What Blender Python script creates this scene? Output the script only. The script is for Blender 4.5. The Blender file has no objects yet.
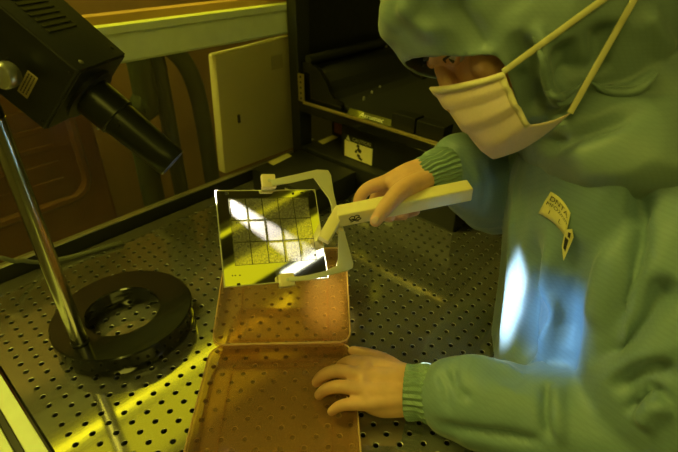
import bpy, bmesh, math, random
import numpy as np
from mathutils import Vector, Matrix, noise
from mathutils.bvhtree import BVHTree

random.seed(4)
SC = bpy.context.scene
COL = SC.collection
TZ = 0.92            # height of the perforated worktop above the floor
H = 0.55             # height of the lens above the worktop
FPX = 480.245
CX, CY = 339.0, 226.0
MM = np.array([[0.67611267, -0.38528659, 0.62803336],
               [-0.7367621, -0.36197896, 0.57109793],
               [0.00729849, -0.84883772, -0.52860312]])
UD = np.array([0.67613, -0.73679, 0.0])      # to the right of the operator's bench view
VD = np.array([0.73679, 0.67613, 0.0])       # away from the viewer


# ------------------------------------------------------------------ measuring helpers (photogrammetry of the place)
def ray(x, y):
    return MM @ np.array([(x - CX) / FPX, (y - CY) / FPX, 1.0])


def at_d(x, y, D):
    return Vector(np.array([0, 0, H]) + ray(x, y) * D)


def at_z(x, y, z):
    r = ray(x, y)
    return Vector(np.array([0, 0, H]) + r * ((z - H) / r[2]))


def at_Y(x, y, Y):
    r = ray(x, y)
    return Vector(np.array([0, 0, H]) + r * (Y / r[1]))


def at_X(x, y, X):
    r = ray(x, y)
    return Vector(np.array([0, 0, H]) + r * (X / r[0]))


def uvz(u, v, z):
    return Vector(UD * u + VD * v + np.array([0, 0, z]))


def camvec(r, up, d):                       # a direction given as right / up / into the view
    v = MM @ np.array([r, -up, d])
    return Vector(v)


# ------------------------------------------------------------------ object helpers
ROOTLOC = {}


def setp(o, label=None, cat=None, group=None, kind=None):
    if label: o['label'] = label
    if cat: o['category'] = cat
    if group: o['group'] = group
    if kind: o['kind'] = kind
    return o


def thing(name, label, cat, loc, group=None):
    o = bpy.data.objects.new(name, None)
    o.empty_display_size = 0.05
    COL.objects.link(o)
    o.location = Vector(loc)
    ROOTLOC[o.name] = Vector(loc)
    return setp(o, label, cat, group)


def root_of(o):
    while o.parent is not None:
        o = o.parent
    return o


def link(name, me, mat, parent=None, loc=None, smooth=False, auto=None):
    """me has coordinates in bench space; the object gets its own base as origin"""
    o = bpy.data.objects.new(name, me)
    COL.objects.link(o)
    if parent is not None:
        base = ROOTLOC[root_of(parent).name]
        o.parent = parent
    else:
        base = Vector(loc) if loc is not None else Vector((0, 0, 0))
        o.location = base
        ROOTLOC[o.name] = base
    me.transform(Matrix.Translation(-base))
    if mat is not None:
        for m in (mat if isinstance(mat, (list, tuple)) else [mat]):
            me.materials.append(m)
    if smooth:
        for p in me.polygons:
            p.use_smooth = True
        if auto is not None:
            try:
                me.set_sharp_from_angle(angle=math.radians(auto))
            except Exception:
                pass
    return o


def bm_obj(name, bm, mat, parent=None, loc=None, smooth=False, auto=35):
    bmesh.ops.recalc_face_normals(bm, faces=bm.faces[:])
    me = bpy.data.meshes.new(name)
    bm.to_mesh(me)
    bm.free()
    return link(name, me, mat, parent, loc, smooth, auto)


def frame(x, y=None, z=None):
    """3x3 matrix whose columns are the given axes"""
    return Matrix((x, y, z)).transposed()


def add_box(bm, c, s, rot=None, bevel=0.0, seg=2):
    c = Vector(c)
    vs = []
    for i in (-.5, .5):
        for j in (-.5, .5):
            for k in (-.5, .5):
                p = Vector((i * s[0], j * s[1], k * s[2]))
                if rot is not None: p = rot @ p
                vs.append(bm.verts.new(c + p))
    q = [(0, 1, 3, 2), (4, 6, 7, 5), (0, 4, 5, 1), (2, 3, 7, 6), (0, 2, 6, 4), (1, 5, 7, 3)]
    fs = [bm.faces.new([vs[a] for a in f]) for f in q]
    if bevel > 0:
        es = list({e for f in fs for e in f.edges})
        bmesh.ops.bevel(bm, geom=es, offset=bevel, segments=seg, profile=.5, affect='EDGES')


def bounds_box(bm, lo, hi, bevel=0.0, seg=2):
    lo, hi = Vector(lo), Vector(hi)
    add_box(bm, (lo + hi) / 2, hi - lo, None, bevel, seg)


def add_prism(bm, pts, ext, bevel=0.0):
    ext = Vector(ext)
    a = [bm.verts.new(Vector(p)) for p in pts]
    b = [bm.verts.new(Vector(p) + ext) for p in pts]
    n = len(pts)
    fs = [bm.faces.new(a[::-1]), bm.faces.new(b)]
    for i in range(n):
        fs.append(bm.faces.new([a[i], a[(i + 1) % n], b[(i + 1) % n], b[i]]))
    if bevel > 0:
        es = list({e for f in fs for e in f.edges})
        bmesh.ops.bevel(bm, geom=es, offset=bevel, segments=2, profile=.5, affect='EDGES')


def smooth_path(pts, n=6):
    """Catmull-Rom through tuples of any length"""
    P = [np.array(p, float) for p in pts]
    if len(P) < 3: return P
    P = [2 * P[0] - P[1]] + P + [2 * P[-1] - P[-2]]
    out = []
    for i in range(1, len(P) - 2):
        for k in range(n):
            t = k / n
            out.append(.5 * ((2 * P[i]) + (-P[i - 1] + P[i + 1]) * t + (2 * P[i - 1] - 5 * P[i] + 4 * P[i + 1] - P[i + 2]) * t * t
                             + (-P[i - 1] + 3 * P[i] - 3 * P[i + 1] + P[i + 2]) * t ** 3))
    out.append(P[-2])
    return out


def add_rings(bm, rings, cap=True):
    R = [[bm.verts.new(Vector(p)) for p in r] for r in rings]
    n = len(R[0])
    for a, b in zip(R[:-1], R[1:]):
        for i in range(n):
            bm.faces.new([a[i], a[(i + 1) % n], b[(i + 1) % n], b[i]])
    if cap:
        bm.faces.new(R[0][::-1])
        bm.faces.new(R[-1])
    return R


def add_tube(bm, pts, rad, seg=12, flat=1.0, up=None, round_ends=False):
    """pts: Vectors; rad: number or list; flat squeezes along the second axis"""
    P = [Vector(p) for p in pts]
    rs = list(rad) if hasattr(rad, '__len__') else [rad] * len(P)
    if round_ends:
        d0 = (P[0] - P[1]).normalized(); d1 = (P[-1] - P[-2]).normalized()
        pre, post = [], []
        for a in (80, 55, 25):
            pre.append((P[0] + d0 * rs[0] * math.sin(math.radians(a)), rs[0] * math.cos(math.radians(a))))
        for a in (25, 55, 80):
            post.append((P[-1] + d1 * rs[-1] * math.sin(math.radians(a)), rs[-1] * math.cos(math.radians(a))))
        P = [p for p, _ in pre] + P + [p for p, _ in post]
        rs = [r for _, r in pre] + rs + [r for _, r in post]
    rings = []
    u = Vector(up) if up is not None else Vector((0.123, 0.31, 0.94))
    for i, p in enumerate(P):
        t = (P[min(i + 1, len(P) - 1)] - P[max(i - 1, 0)]).normalized()
        a = u - t * u.dot(t)
        if a.length < 1e-4:
            a = t.orthogonal()
        a.normalize()
        b = t.cross(a)
        if up is None: u = a
        rings.append([p + b * (rs[i] * math.cos(k * 2 * math.pi / seg)) + a * (rs[i] * flat * math.sin(k * 2 * math.pi / seg)) for k in range(seg)])
    add_rings(bm, rings)


def add_lathe(bm, o, ax, prof, seg=40, closed=False):
    """prof: (radius, height along ax)"""
    o, ax = Vector(o), Vector(ax).normalized()
    a = ax.orthogonal().normalized(); b = ax.cross(a)
    rings = [[o + ax * h + a * (r * math.cos(k * 2 * math.pi / seg)) + b * (r * math.sin(k * 2 * math.pi / seg)) for k in range(seg)] for r, h in prof]
    R = add_rings(bm, rings, cap=not closed)
    if closed:
        n = seg
        for i in range(n):
            bm.faces.new([R[-1][i], R[-1][(i + 1) % n], R[0][(i + 1) % n], R[0][i]])


def add_ellipsoid(bm, c, axes, seg=28, rings=18):
    c = Vector(c)
    m = Matrix.Translation(c) @ frame(*axes).to_4x4()
    bmesh.ops.create_uvsphere(bm, u_segments=seg, v_segments=rings, radius=1.0, matrix=m)


def remeshed(name, bm, voxel, smooth_iter=6, factor=.5):
    """union of all the shapes in bm as one continuous skin"""
    bmesh.ops.recalc_face_normals(bm, faces=bm.faces[:])
    me = bpy.data.meshes.new(name + '_tmp')
    bm.to_mesh(me); bm.free()
    o = bpy.data.objects.new(name + '_tmp', me)
    COL.objects.link(o)
    r = o.modifiers.new('r', 'REMESH'); r.mode = 'VOXEL'; r.voxel_size = voxel; r.adaptivity = 0
    if smooth_iter:
        s = o.modifiers.new('s', 'SMOOTH'); s.factor = factor; s.iterations = smooth_iter
    dg = bpy.context.evaluated_depsgraph_get()
    out = bpy.data.meshes.new_from_object(o.evaluated_get(dg))
    bpy.data.objects.remove(o); bpy.data.meshes.remove(me)
    out.name = name
    return out


def get_co(me):
    a = np.empty(len(me.vertices) * 3); me.vertices.foreach_get('co', a)
    return a.reshape(-1, 3)


def set_co(me, a):
    me.vertices.foreach_set('co', np.ascontiguousarray(a).ravel()); me.update()


def get_no(me):
    a = np.empty(len(me.vertices) * 3); me.vertices.foreach_get('normal', a)
    return a.reshape(-1, 3)


def bvh_of(me):
    bm = bmesh.new(); bm.from_mesh(me)
    t = BVHTree.FromBMesh(bm); bm.free()
    return t


def cast(tree, x, y, off=0.0):
    o = Vector((0, 0, H)); d = Vector(ray(x, y)).normalized()
    h = tree.ray_cast(o, d)
    if h[0] is None: return None
    n = h[1]
    if n.dot(d) > 0: n = -n
    return h[0] + n * off


def ridge(me, path3, w, h):
    """push a crease (h<0) or a fold (h>0) along a line of points into a cloth"""
    co, no = get_co(me), get_no(me)
    best = np.full(len(co), 9.0); taper = np.ones(len(co))
    n = len(path3) - 1
    for i in range(n):
        a, b = np.array(path3[i]), np.array(path3[i + 1])
        ab = b - a
        t = np.clip(((co - a) @ ab) / max(ab @ ab, 1e-12), 0, 1)
        d = np.linalg.norm(co - a - t[:, None] * ab, axis=1)
        m = d < best
        best[m] = d[m]
        s = (i + t) / n
        taper[m] = np.clip(np.minimum(s, 1 - s) * 5, 0.0, 1)[m]
    g = np.exp(-(best / w) ** 2) * taper * h
    set_co(me, co + no * g[:, None])


def ridge_px(me, tree, pts, w, h):
    P = [cast(tree, x, y) for x, y in [tuple(q) for q in smooth_path(pts, 6)]]
    P = [p for p in P if p is not None]
    if len(P) > 2: ridge(me, P, w, h)


def crumple(me, scale, amp, stretch=(1, 1, 1), seed=0.0):
    co, no = get_co(me), get_no(me)
    d = np.array([noise.fractal(Vector((p[0] * scale * stretch[0] + seed, p[1] * scale * stretch[1], p[2] * scale * stretch[2])), .9, 2.1, 3) for p in co])
    d = 1 - np.abs(d) * 2.0
    set_co(me, co + no * (d * amp)[:, None])


# ------------------------------------------------------------------ materials
def new_mat(name):
    m = bpy.data.materials.new(name); m.use_nodes = True
    nt = m.node_tree
    return m, nt, nt.nodes['Principled BSDF']


def mat(name, col, rough=.5, metal=0.0, var=0.0, scale=40, bump=0.0, spec=.5, coat=0.0, rvar=0.0):
    m, nt, b = new_mat(name)
    b.inputs['Base Color'].default_value = (*col, 1)
    b.inputs['Roughness'].default_value = rough
    b.inputs['Metallic'].default_value = metal
    b.inputs['Specular IOR Level'].default_value = spec
    b.inputs['Coat Weight'].default_value = coat
    if var or bump or rvar:
        tc = nt.nodes.new('ShaderNodeTexCoord')
        n = nt.nodes.new('ShaderNodeTexNoise'); n.inputs['Scale'].default_value = scale; n.inputs['Detail'].default_value = 5
        nt.links.new(tc.outputs['Object'], n.inputs['Vector'])
        if var:
            r = nt.nodes.new('ShaderNodeMapRange')
            r.inputs[1].default_value = .3; r.inputs[2].default_value = .7
            r.inputs[3].default_value = 1 - var; r.inputs[4].default_value = 1 + var
            nt.links.new(n.outputs['Fac'], r.inputs[0])
            x = nt.nodes.new('ShaderNodeVectorMath'); x.operation = 'SCALE'
            x.inputs[0].default_value = col
            nt.links.new(r.outputs[0], x.inputs['Scale'])
            nt.links.new(x.outputs[0], b.inputs['Base Color'])
        if rvar:
            r = nt.nodes.new('ShaderNodeMapRange')
            r.inputs[1].default_value = .3; r.inputs[2].default_value = .7
            r.inputs[3].default_value = max(0, rough - rvar); r.inputs[4].default_value = rough + rvar
            nt.links.new(n.outputs['Fac'], r.inputs[0]); nt.links.new(r.outputs[0], b.inputs['Roughness'])
        if bump:
            bp = nt.nodes.new('ShaderNodeBump'); bp.inputs['Strength'].default_value = bump; bp.inputs['Distance'].default_value = .002
            nt.links.new(n.outputs['Fac'], bp.inputs['Height']); nt.links.new(bp.outputs[0], b.inputs['Normal'])
    return m


def emis(name, col, s):
    m = bpy.data.materials.new(name); m.use_nodes = True
    nt = m.node_tree; nt.nodes.clear()
    e = nt.nodes.new('ShaderNodeEmission'); e.inputs[0].default_value = (*col, 1); e.inputs[1].default_value = s
    o = nt.nodes.new('ShaderNodeOutputMaterial'); nt.links.new(e.outputs[0], o.inputs[0])
    return m


def cloth(name, col, rough=.5, grid=.0045, gstr=.08, sheen=.25):
    """anti-static weave: a fine darker thread grid over plain cloth"""
    m, nt, b = new_mat(name)
    b.inputs['Roughness'].default_value = rough
    b.inputs['Sheen Weight'].default_value = sheen
    b.inputs['Sheen Roughness'].default_value = .4
    b.inputs['Specular IOR Level'].default_value = .5
    tc = nt.nodes.new('ShaderNodeTexCoord')
    fac = None
    for d, off in (('X', (.9, .1, .5)), ('Z', (0, .1, .0))):
        w = nt.nodes.new('ShaderNodeTexWave'); w.bands_direction = d
        w.inputs['Scale'].default_value = .314 / grid; w.inputs['Distortion'].default_value = .6
        w.inputs['Detail Scale'].default_value = .6
        mp = nt.nodes.new('ShaderNodeMapping'); mp.inputs['Rotation'].default_value = off
        nt.links.new(tc.outputs['Object'], mp.inputs[0]); nt.links.new(mp.outputs[0], w.inputs[0])
        p = nt.nodes.new('ShaderNodeMath'); p.operation = 'POWER'; p.inputs[1].default_value = 6
        nt.links.new(w.outputs['Fac'], p.inputs[0])
        if fac is None: fac = p.outputs[0]
        else:
            a = nt.nodes.new('ShaderNodeMath'); a.operation = 'MAXIMUM'
            nt.links.new(fac, a.inputs[0]); nt.links.new(p.outputs[0], a.inputs[1]); fac = a.outputs[0]
    r = nt.nodes.new('ShaderNodeMapRange'); r.inputs[3].default_value = 1.0; r.inputs[4].default_value = 1 - gstr
    nt.links.new(fac, r.inputs[0])
    x = nt.nodes.new('ShaderNodeVectorMath'); x.operation = 'SCALE'; x.inputs[0].default_value = col
    nt.links.new(r.outputs[0], x.inputs['Scale']); nt.links.new(x.outputs[0], b.inputs['Base Color'])
    n = nt.nodes.new('ShaderNodeTexNoise'); n.inputs['Scale'].default_value = 55; n.inputs['Detail'].default_value = 4
    nt.links.new(tc.outputs['Object'], n.inputs['Vector'])
    bp = nt.nodes.new('ShaderNodeBump'); bp.inputs['Strength'].default_value = .25; bp.inputs['Distance'].default_value = .003
    nt.links.new(n.outputs['Fac'], bp.inputs['Height']); nt.links.new(bp.outputs[0], b.inputs['Normal'])
    return m


def tinted(name, tint, body, clear=.8, rough=.12):
    """see-through coloured plastic: coloured clear film with a glossy, slightly milky body"""
    m, nt, b = new_mat(name)
    b.inputs['Base Color'].default_value = (*body, 1); b.inputs['Roughness'].default_value = rough
    t = nt.nodes.new('ShaderNodeBsdfTransparent'); t.inputs[0].default_value = (*tint, 1)
    mx = nt.nodes.new('ShaderNodeMixShader')
    lw = nt.nodes.new('ShaderNodeLayerWeight'); lw.inputs['Blend'].default_value = .25
    r = nt.nodes.new('ShaderNodeMapRange'); r.inputs[3].default_value = clear; r.inputs[4].default_value = max(0, clear - .45)
    nt.links.new(lw.outputs['Facing'], r.inputs[0]); nt.links.new(r.outputs[0], mx.inputs[0])
    nt.links.new(b.outputs[0], mx.inputs[1]); nt.links.new(t.outputs[0], mx.inputs[2])
    nt.links.new(mx.outputs[0], nt.nodes['Material Output'].inputs[0])
    return m


def steel_mat():
    m, nt, b = new_mat('worn_stainless_steel')
    b.inputs['Metallic'].default_value = .80
    tc = nt.nodes.new('ShaderNodeTexCoord')
    mp = nt.nodes.new('ShaderNodeMapping'); mp.inputs['Scale'].default_value = (3, 40, 3)
    n = nt.nodes.new('ShaderNodeTexNoise'); n.inputs['Scale'].default_value = 14; n.inputs['Detail'].default_value = 6
    n2 = nt.nodes.new('ShaderNodeTexNoise'); n2.inputs['Scale'].default_value = 9; n2.inputs['Detail'].default_value = 3
    nt.links.new(tc.outputs['Object'], mp.inputs[0]); nt.links.new(mp.outputs[0], n.inputs['Vector'])
    nt.links.new(tc.outputs['Object'], n2.inputs['Vector'])
    r = nt.nodes.new('ShaderNodeMapRange'); r.inputs[1].default_value = .1; r.inputs[2].default_value = .9
    r.inputs[3].default_value = .05; r.inputs[4].default_value = .15
    nt.links.new(n2.outputs['Fac'], r.inputs[0]); nt.links.new(r.outputs[0], b.inputs['Roughness'])
    c = nt.nodes.new('ShaderNodeMapRange'); c.inputs[1].default_value = .1; c.inputs[2].default_value = .9
    c.inputs[3].default_value = .36; c.inputs[4].default_value = .46
    nt.links.new(n2.outputs['Fac'], c.inputs[0])
    x = nt.nodes.new('ShaderNodeVectorMath'); x.operation = 'SCALE'; x.inputs[0].default_value = (1, .97, .90)
    nt.links.new(c.outputs[0], x.inputs['Scale']); nt.links.new(x.outputs[0], b.inputs['Base Color'])
    bp = nt.nodes.new('ShaderNodeBump'); bp.inputs['Strength'].default_value = .02; bp.inputs['Distance'].default_value = .001
    nt.links.new(n.outputs['Fac'], bp.inputs['Height']); nt.links.new(bp.outputs[0], b.inputs['Normal'])
    return m


M = {}
M['steel'] = steel_mat()
M['hole_rim'] = mat('punched_hole_rim', (.36, .35, .32), .38, 1.0)
M['alu'] = mat('painted_aluminium_rail', (.74, .80, .60), .42, .0, .05, 30, coat=.2)
M['alu_bare'] = mat('bare_aluminium', (.62, .62, .56), .3, .9)
M['pole'] = mat('polished_steel_pole', (.62, .60, .55), .16, 1.0)
M['black'] = mat('black_anodised', (.012, .012, .011), .38, 0, .25, 60, .05)
M['black_gloss'] = mat('black_enamel', (.009, .009, .009), .14, 0, coat=.5)
M['black_top'] = mat('dark_crinkle_paint', (.022, .022, .020), .5, 0, .1, 220, .12)
M['barrel'] = mat('black_satin_barrel', (.016, .017, .014), .3, .3)
M['void'] = mat('dark_tray_hole_shade', (.012, .012, .011), .6)  # tray colour, also painted on the hole walls as their shade
M['cream'] = mat('cream_enamel_panel', (.88, .84, .62), .4, 0, .05, 8)
M['grey_green'] = mat('grey_vinyl_hose', (.16, .17, .13), .4)
M['rubber'] = mat('black_rubber_seal', (.014, .014, .013), .55)
M['gown'] = cloth('blue_cleanroom_cloth', (.185, .285, .36))
M['hood'] = cloth('blue_hood_cloth', (.20, .28, .31), grid=.004, gstr=.06)
M['cuff'] = cloth('knitted_cuff', (.20, .31, .28), grid=.0022, gstr=.3)
M['skin'] = mat('skin', (.66, .38, .24), .5, 0, .06, 60, .06, spec=.35)
M['skin'].node_tree.nodes['Principled BSDF'].inputs['Subsurface Weight'].default_value = .12
M['skin'].node_tree.nodes['Principled BSDF'].inputs['Subsurface Radius'].default_value = (.006, .003, .0015)
M['nail'] = mat('fingernail', (.62, .42, .30), .25)
M['hair'] = mat('dark_hair', (.012, .009, .007), .5)
M['eyewhite'] = mat('eye', (.6, .58, .52), .15)
M['iris'] = mat('iris', (.02, .012, .008), .1)
M['mask'] = mat('nonwoven_mask', (.80, .63, .56), .8, 0, .03, 300, .08)
M['mask_edge'] = mat('mask_binding', (.80, .70, .48), .7, 0, .04, 300, .1)
M['strap'] = mat('mask_tie', (.66, .60, .36), .75)
M['handle'] = mat('ivory_plastic_handle', (.78, .68, .36), .35, 0, .03, 50)
M['tool_metal'] = mat('ivory_coated_arm', (.62, .60, .46), .35, .15)
M['clip'] = mat('ivory_clip', (.80, .68, .40), .4)
M['case'] = tinted('amber_plastic_case', (.97, .82, .66), (.50, .31, .15), .82, .08)
M['rim_highlight'] = tinted('amber_rim_highlight', (.95, .78, .6), (.72, .50, .28), .45, .12)  # paler copy of the case plastic, paints the bright edge lines on the rims
M['label_paper'] = mat('yellow_label_paper', (.80, .72, .34), .6, 0, .04, 200)
M['label_pale'] = mat('pale_label', (.55, .54, .36), .5)
M['tag_tan'] = mat('tan_rating_plate', (.42, .33, .17), .45)
M['ink'] = mat('black_ink', (.02, .018, .015), .6)
M['white_print'] = mat('white_print', (.75, .74, .62), .5)
M['gold'] = mat('brass_plate', (.60, .48, .22), .35, .8)
M['floor'] = mat('grey_vinyl_floor', (.22, .21, .17), .35, 0, .1, 6)
M['paint'] = mat('wall_paint', (.26, .24, .18), .7, 0, .03, 4)
M['red_cab'] = mat('rust_red_cabinet', (.25, .092, .045), .45, 0, .35, 7)
M['red_trim'] = mat('rust_cabinet_beading', (.29, .12, .055), .4, 0, .25, 9)
M['dark_green'] = mat('dark_green_pipe_paint', (.035, .055, .028), .4, 0, .3, 12)
M['tan'] = mat('tan_partition', (.34, .20, .10), .6, 0, .2, 6)
M['shoe'] = mat('white_cleanroom_shoe', (.6, .6, .55), .5)

# the window pane
m, nt, b = new_mat('window_acrylic')
b.inputs['Base Color'].default_value = (.30, .25, .17, 1); b.inputs['Roughness'].default_value = .14
t_ = nt.nodes.new('ShaderNodeBsdfTransparent'); t_.inputs[0].default_value = (.92, .90, .80, 1)
mx_ = nt.nodes.new('ShaderNodeMixShader'); mx_.inputs[0].default_value = .86
nt.links.new(b.outputs[0], mx_.inputs[1]); nt.links.new(t_.outputs[0], mx_.inputs[2])
nt.links.new(mx_.outputs[0], nt.nodes['Material Output'].inputs[0])
M['pane'] = m

# ------------------------------------------------------------------ room shell
def struct(name, bm, m_, loc=None, smooth=False):
    o = bm_obj(name, bm, m_, None, loc, smooth)
    o['kind'] = 'structure'
    return o

FL = -TZ
CE = 1.70
def slab(lo, hi):
    bm = bmesh.new(); bounds_box(bm, lo, hi); return bm

struct('floor', slab((-1.6, -2.3, FL - .05), (2.9, 2.4, FL)), M['floor'])
struct('ceiling', slab((-1.6, -2.3, CE), (2.9, 2.4, CE + .05)), M['paint'])
struct('wall_back', slab((-1.6, 2.4, FL), (2.9, 2.45, CE)), M['paint'])
struct('wall_front', slab((-1.6, -2.35, FL), (2.9, -2.3, CE)), M['paint'])
struct('wall_left', slab((-1.65, -2.3, FL), (-1.6, 2.4, CE)), M['paint'])
struct('wall_right', slab((2.9, -2.3, FL), (2.95, 2.4, CE)), M['paint'])

# ------------------------------------------------------------------ workbench
TX0, TX1, TY0, TY1 = .028, 1.32, .125, .905
S = .0384886 * H
bench = thing('workbench', 'stainless steel workbench with a perforated top and pale green side rail', 'workbench', (.66, .5, FL))


def perforated_top():
    bm = bmesh.new()
    r0, r1, th, dr = .0033, .0042, .003, .0007
    n = 12
    i0 = math.ceil((TX0 + .012) / S - .3075); i1 = math.floor((TX1 - .012) / S - .3075)
    j0 = math.ceil((TY0 + .012) / S - .909); j1 = math.floor((TY1 - .022) / S - .909)
    x0, x1 = (i0 + .3075 - .5) * S, (i1 + .3075 + .5) * S
    y0, y1 = (j0 + .909 - .5) * S, (j1 + .909 + .5) * S
    grid = {}

    def gv(i, j):            # half-cell lattice vertices on the top
        if (i, j) not in grid:
            grid[(i, j)] = bm.verts.new((x0 + i * S / 2, y0 + j * S / 2, 0))
        return grid[(i, j)]
    for i in range(i1 - i0 + 1):
        for j in range(j1 - j0 + 1):
            cx, cy = (i0 + i + .3075) * S, (j0 + j + .909) * S
            a = [Vector((math.cos(2 * math.pi * (k + .5) / n), math.sin(2 * math.pi * (k + .5) / n), 0)) for k in range(n)]
            R1 = [bm.verts.new(Vector((cx, cy, 0)) + q * r1) for q in a]
            R0 = [bm.verts.new(Vector((cx, cy, -dr)) + q * r0) for q in a]
            RB = [bm.verts.new(Vector((cx, cy, -th)) + q * r0) for q in a]
            # outer loop: 8 lattice vertices counter-clockwise starting at +x
            O = [gv(2 * i + dx, 2 * j + dy) for dx, dy in ((2, 1), (2, 2), (1, 2), (0, 2), (0, 1), (0, 0), (1, 0), (2, 0))]
            for k in range(n):
                k2 = (k + 1) % n
                for A, Bq, mi in ((R1, R0, 1), (R0, RB, 2)):  # inner walls take the tray's black, so the shade is in the colour
                    f = bm.faces.new([A[k], A[k2], Bq[k2], Bq[k]]); f.material_index = mi; f.smooth = True
            # each quarter: three hole edges against one lattice corner
            for q in range(4):
                e0, ec, e1 = O[2 * q], O[2 * q + 1], O[(2 * q + 2) % 8]
                h = [R1[(3 * q + t) % n] for t in (0, 1, 2)]
                hp = R1[(3 * q - 1) % n]
                hn = R1[(3 * q + 3) % n]
                bm.faces.new([e0, ec, h[1], h[0]])
                bm.faces.new([ec, e1, h[2], h[1]])
                bm.faces.new([e1, hn, h[2]])
    # plain margins
    def margin(a, b_, c, d):
        vs = [bm.verts.new((*p, 0)) for p in (a, b_, c, d)]
        bm.faces.new(vs)
    margin((TX0, TY0), (TX1, TY0), (TX1, y0), (TX0, y0))
    margin((TX0, y1), (TX1, y1), (TX1, TY1), (TX0, TY1))
    margin((TX0, y0), (x0, y0), (x0, y1), (TX0, y1))
    margin((x1, y0), (TX1, y0), (TX1, y1), (x1, y1))
    # turned-down front lip
    vs = [bm.verts.new(p) for p in ((TX0, TY0, 0), (TX1, TY0, 0), (TX1, TY0, -.035), (TX0, TY0, -.035))]
    bm.faces.new(vs)
    for f in bm.faces:
        f.normal_update()
        if f.material_index == 0 and abs(f.normal.z) > .9 and f.normal.z < 0: f.normal_flip()
    me = bpy.data.meshes.new('worktop'); bm.to_mesh(me); bm.free()
    return link('worktop', me, [M['steel'], M['hole_rim'], M['void']], bench)


perforated_top()
bm = bmesh.new(); bounds_box(bm, (TX0, TY0 + .004, -.062), (TX1, TY1, -.05)); bm_obj('under_tray', bm, M['void'], bench)
bm = bmesh.new()
bounds_box(bm, (.003, TY0 - .02, -.05), (.0225, .905, .003), .0015)
bm_obj('side_rail', bm, M['alu'], bench)
bm = bmesh.new(); bounds_box(bm, (-.006, TY0, -.05), (.0026, .905, -.004), .001)
bm_obj('rail_seal', bm, M['rubber'], bench)
for lx, ly in ((.06, .18), (1.28, .18), (.06, .86), (1.28, .86)):
    bm = bmesh.new(); bounds_box(bm, (lx - .025, ly - .025, FL), (lx + .025, ly + .025, -.0625), .003)
    bm_obj('leg', bm, M['alu_bare'], bench)

bm = bmesh.new(); bounds_box(bm, (-.05, TY0 - .02, -.05), (-.0065, .905, .003), .0015); bm_obj('outer_rail', bm, M['alu'], bench)
# ------------------------------------------------------------------ back screen of the bench: rail, pane, kick strip, post
YW = .913
bm = bmesh.new(); bounds_box(bm, (-.6, YW, .03), (1.02, YW + .005, .333)); o = struct('window_1', bm, M['pane'])
bm = bmesh.new()
prof = [(YW - .002, .333), (YW - .006, .338), (YW - .006, .385), (YW - .012, .3865), (YW - .012, .399), (YW - .004, .401), (YW + .03, .401), (YW + .03, .333)]
add_prism(bm, [(-.6, y, z) for y, z in prof], (1.63, 0, 0)); struct('trim_1', bm, M['alu'])
bm = bmesh.new(); bounds_box(bm, (-.6, YW - .004, -.05), (1.02, YW + .012, .0265)); struct('baseboard_back', bm, M['rubber'])
bm = bmesh.new(); bounds_box(bm, (-.6, YW - .005, .0268), (1.02, YW + .012, .0282), .0004); struct('trim_2', bm, M['alu_bare'])
bm = bmesh.new(); bounds_box(bm, (.803, .868, .0006), (.845, .8995, .62), .002); struct('trim_3', bm, M['black_top'])
bm = bmesh.new(); bounds_box(bm, (-.6, YW + .006, .401), (1.02, YW + .04, .415)); struct('trim_4', bm, M['tan'])

# cream panel box on the other side of the pane
cb = thing('electrical_panel', 'cream flat panel with rounded corners and a small dark slot, behind the window pane', 'panel', (.71, YW + .03, .03))
bm = bmesh.new()
a_ = [Vector((at_Y(x, y, YW + .02))) for x, y in ((216, 57), (284, 39), (292, 152), (226, 177))]
a_ = [Vector((.614, 0, .312)), Vector((.845, 0, .322)), Vector((.845, 0, .032)), Vector((.600, 0, .032))]
add_prism(bm, [(p.x, YW + .012, p.z) for p in a_], (0, .03, 0), .006)
bm_obj('panel_plate', bm, M['cream'], cb, smooth=True)
bm = bmesh.new(); p = at_Y(239, 118, YW + .010); bounds_box(bm, (p.x - .003, YW + .009, p.z - .012), (p.x + .003, YW + .014, p.z + .008)); bm_obj('key_slot', bm, M['black'], cb)
bm = bmesh.new(); p = at_Y(277, 62, YW + .010); bounds_box(bm, (p.x - .018, YW + .009, p.z - .016), (p.x + .018, YW + .0135, p.z + .016)); bm_obj('cover_plate', bm, M['label_pale'], cb)

# machines beyond the pane
cab = thing('equipment_cabinet', 'rust red equipment cabinet with rounded door mouldings, blurred behind the window pane', 'cabinet', (.2, 1.32, FL))
bm = bmesh.new(); bounds_box(bm, (-.65, 1.18, FL), (.42, 1.5, .30), .01); bm_obj('body', bm, M['red_cab'], cab)


def rr(bm, x0, x1, z0, z1, y, r, w, n=6):
    """rounded rectangular beading"""
    pts = []
    for cx, cz, a0 in ((x1 - r, z1 - r, 0), (x0 + r, z1 - r, 90), (x0 + r, z0 + r, 180), (x1 - r, z0 + r, 270)):
        for k in range(n + 1):
            a = math.radians(a0 + 90 * k / n)
            pts.append(Vector((cx + r * math.cos(a), y, cz + r * math.sin(a))))
    pts.append(pts[0].copy()); pts.append(pts[1].copy())
    add_tube(bm, pts, w, 8)


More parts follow.
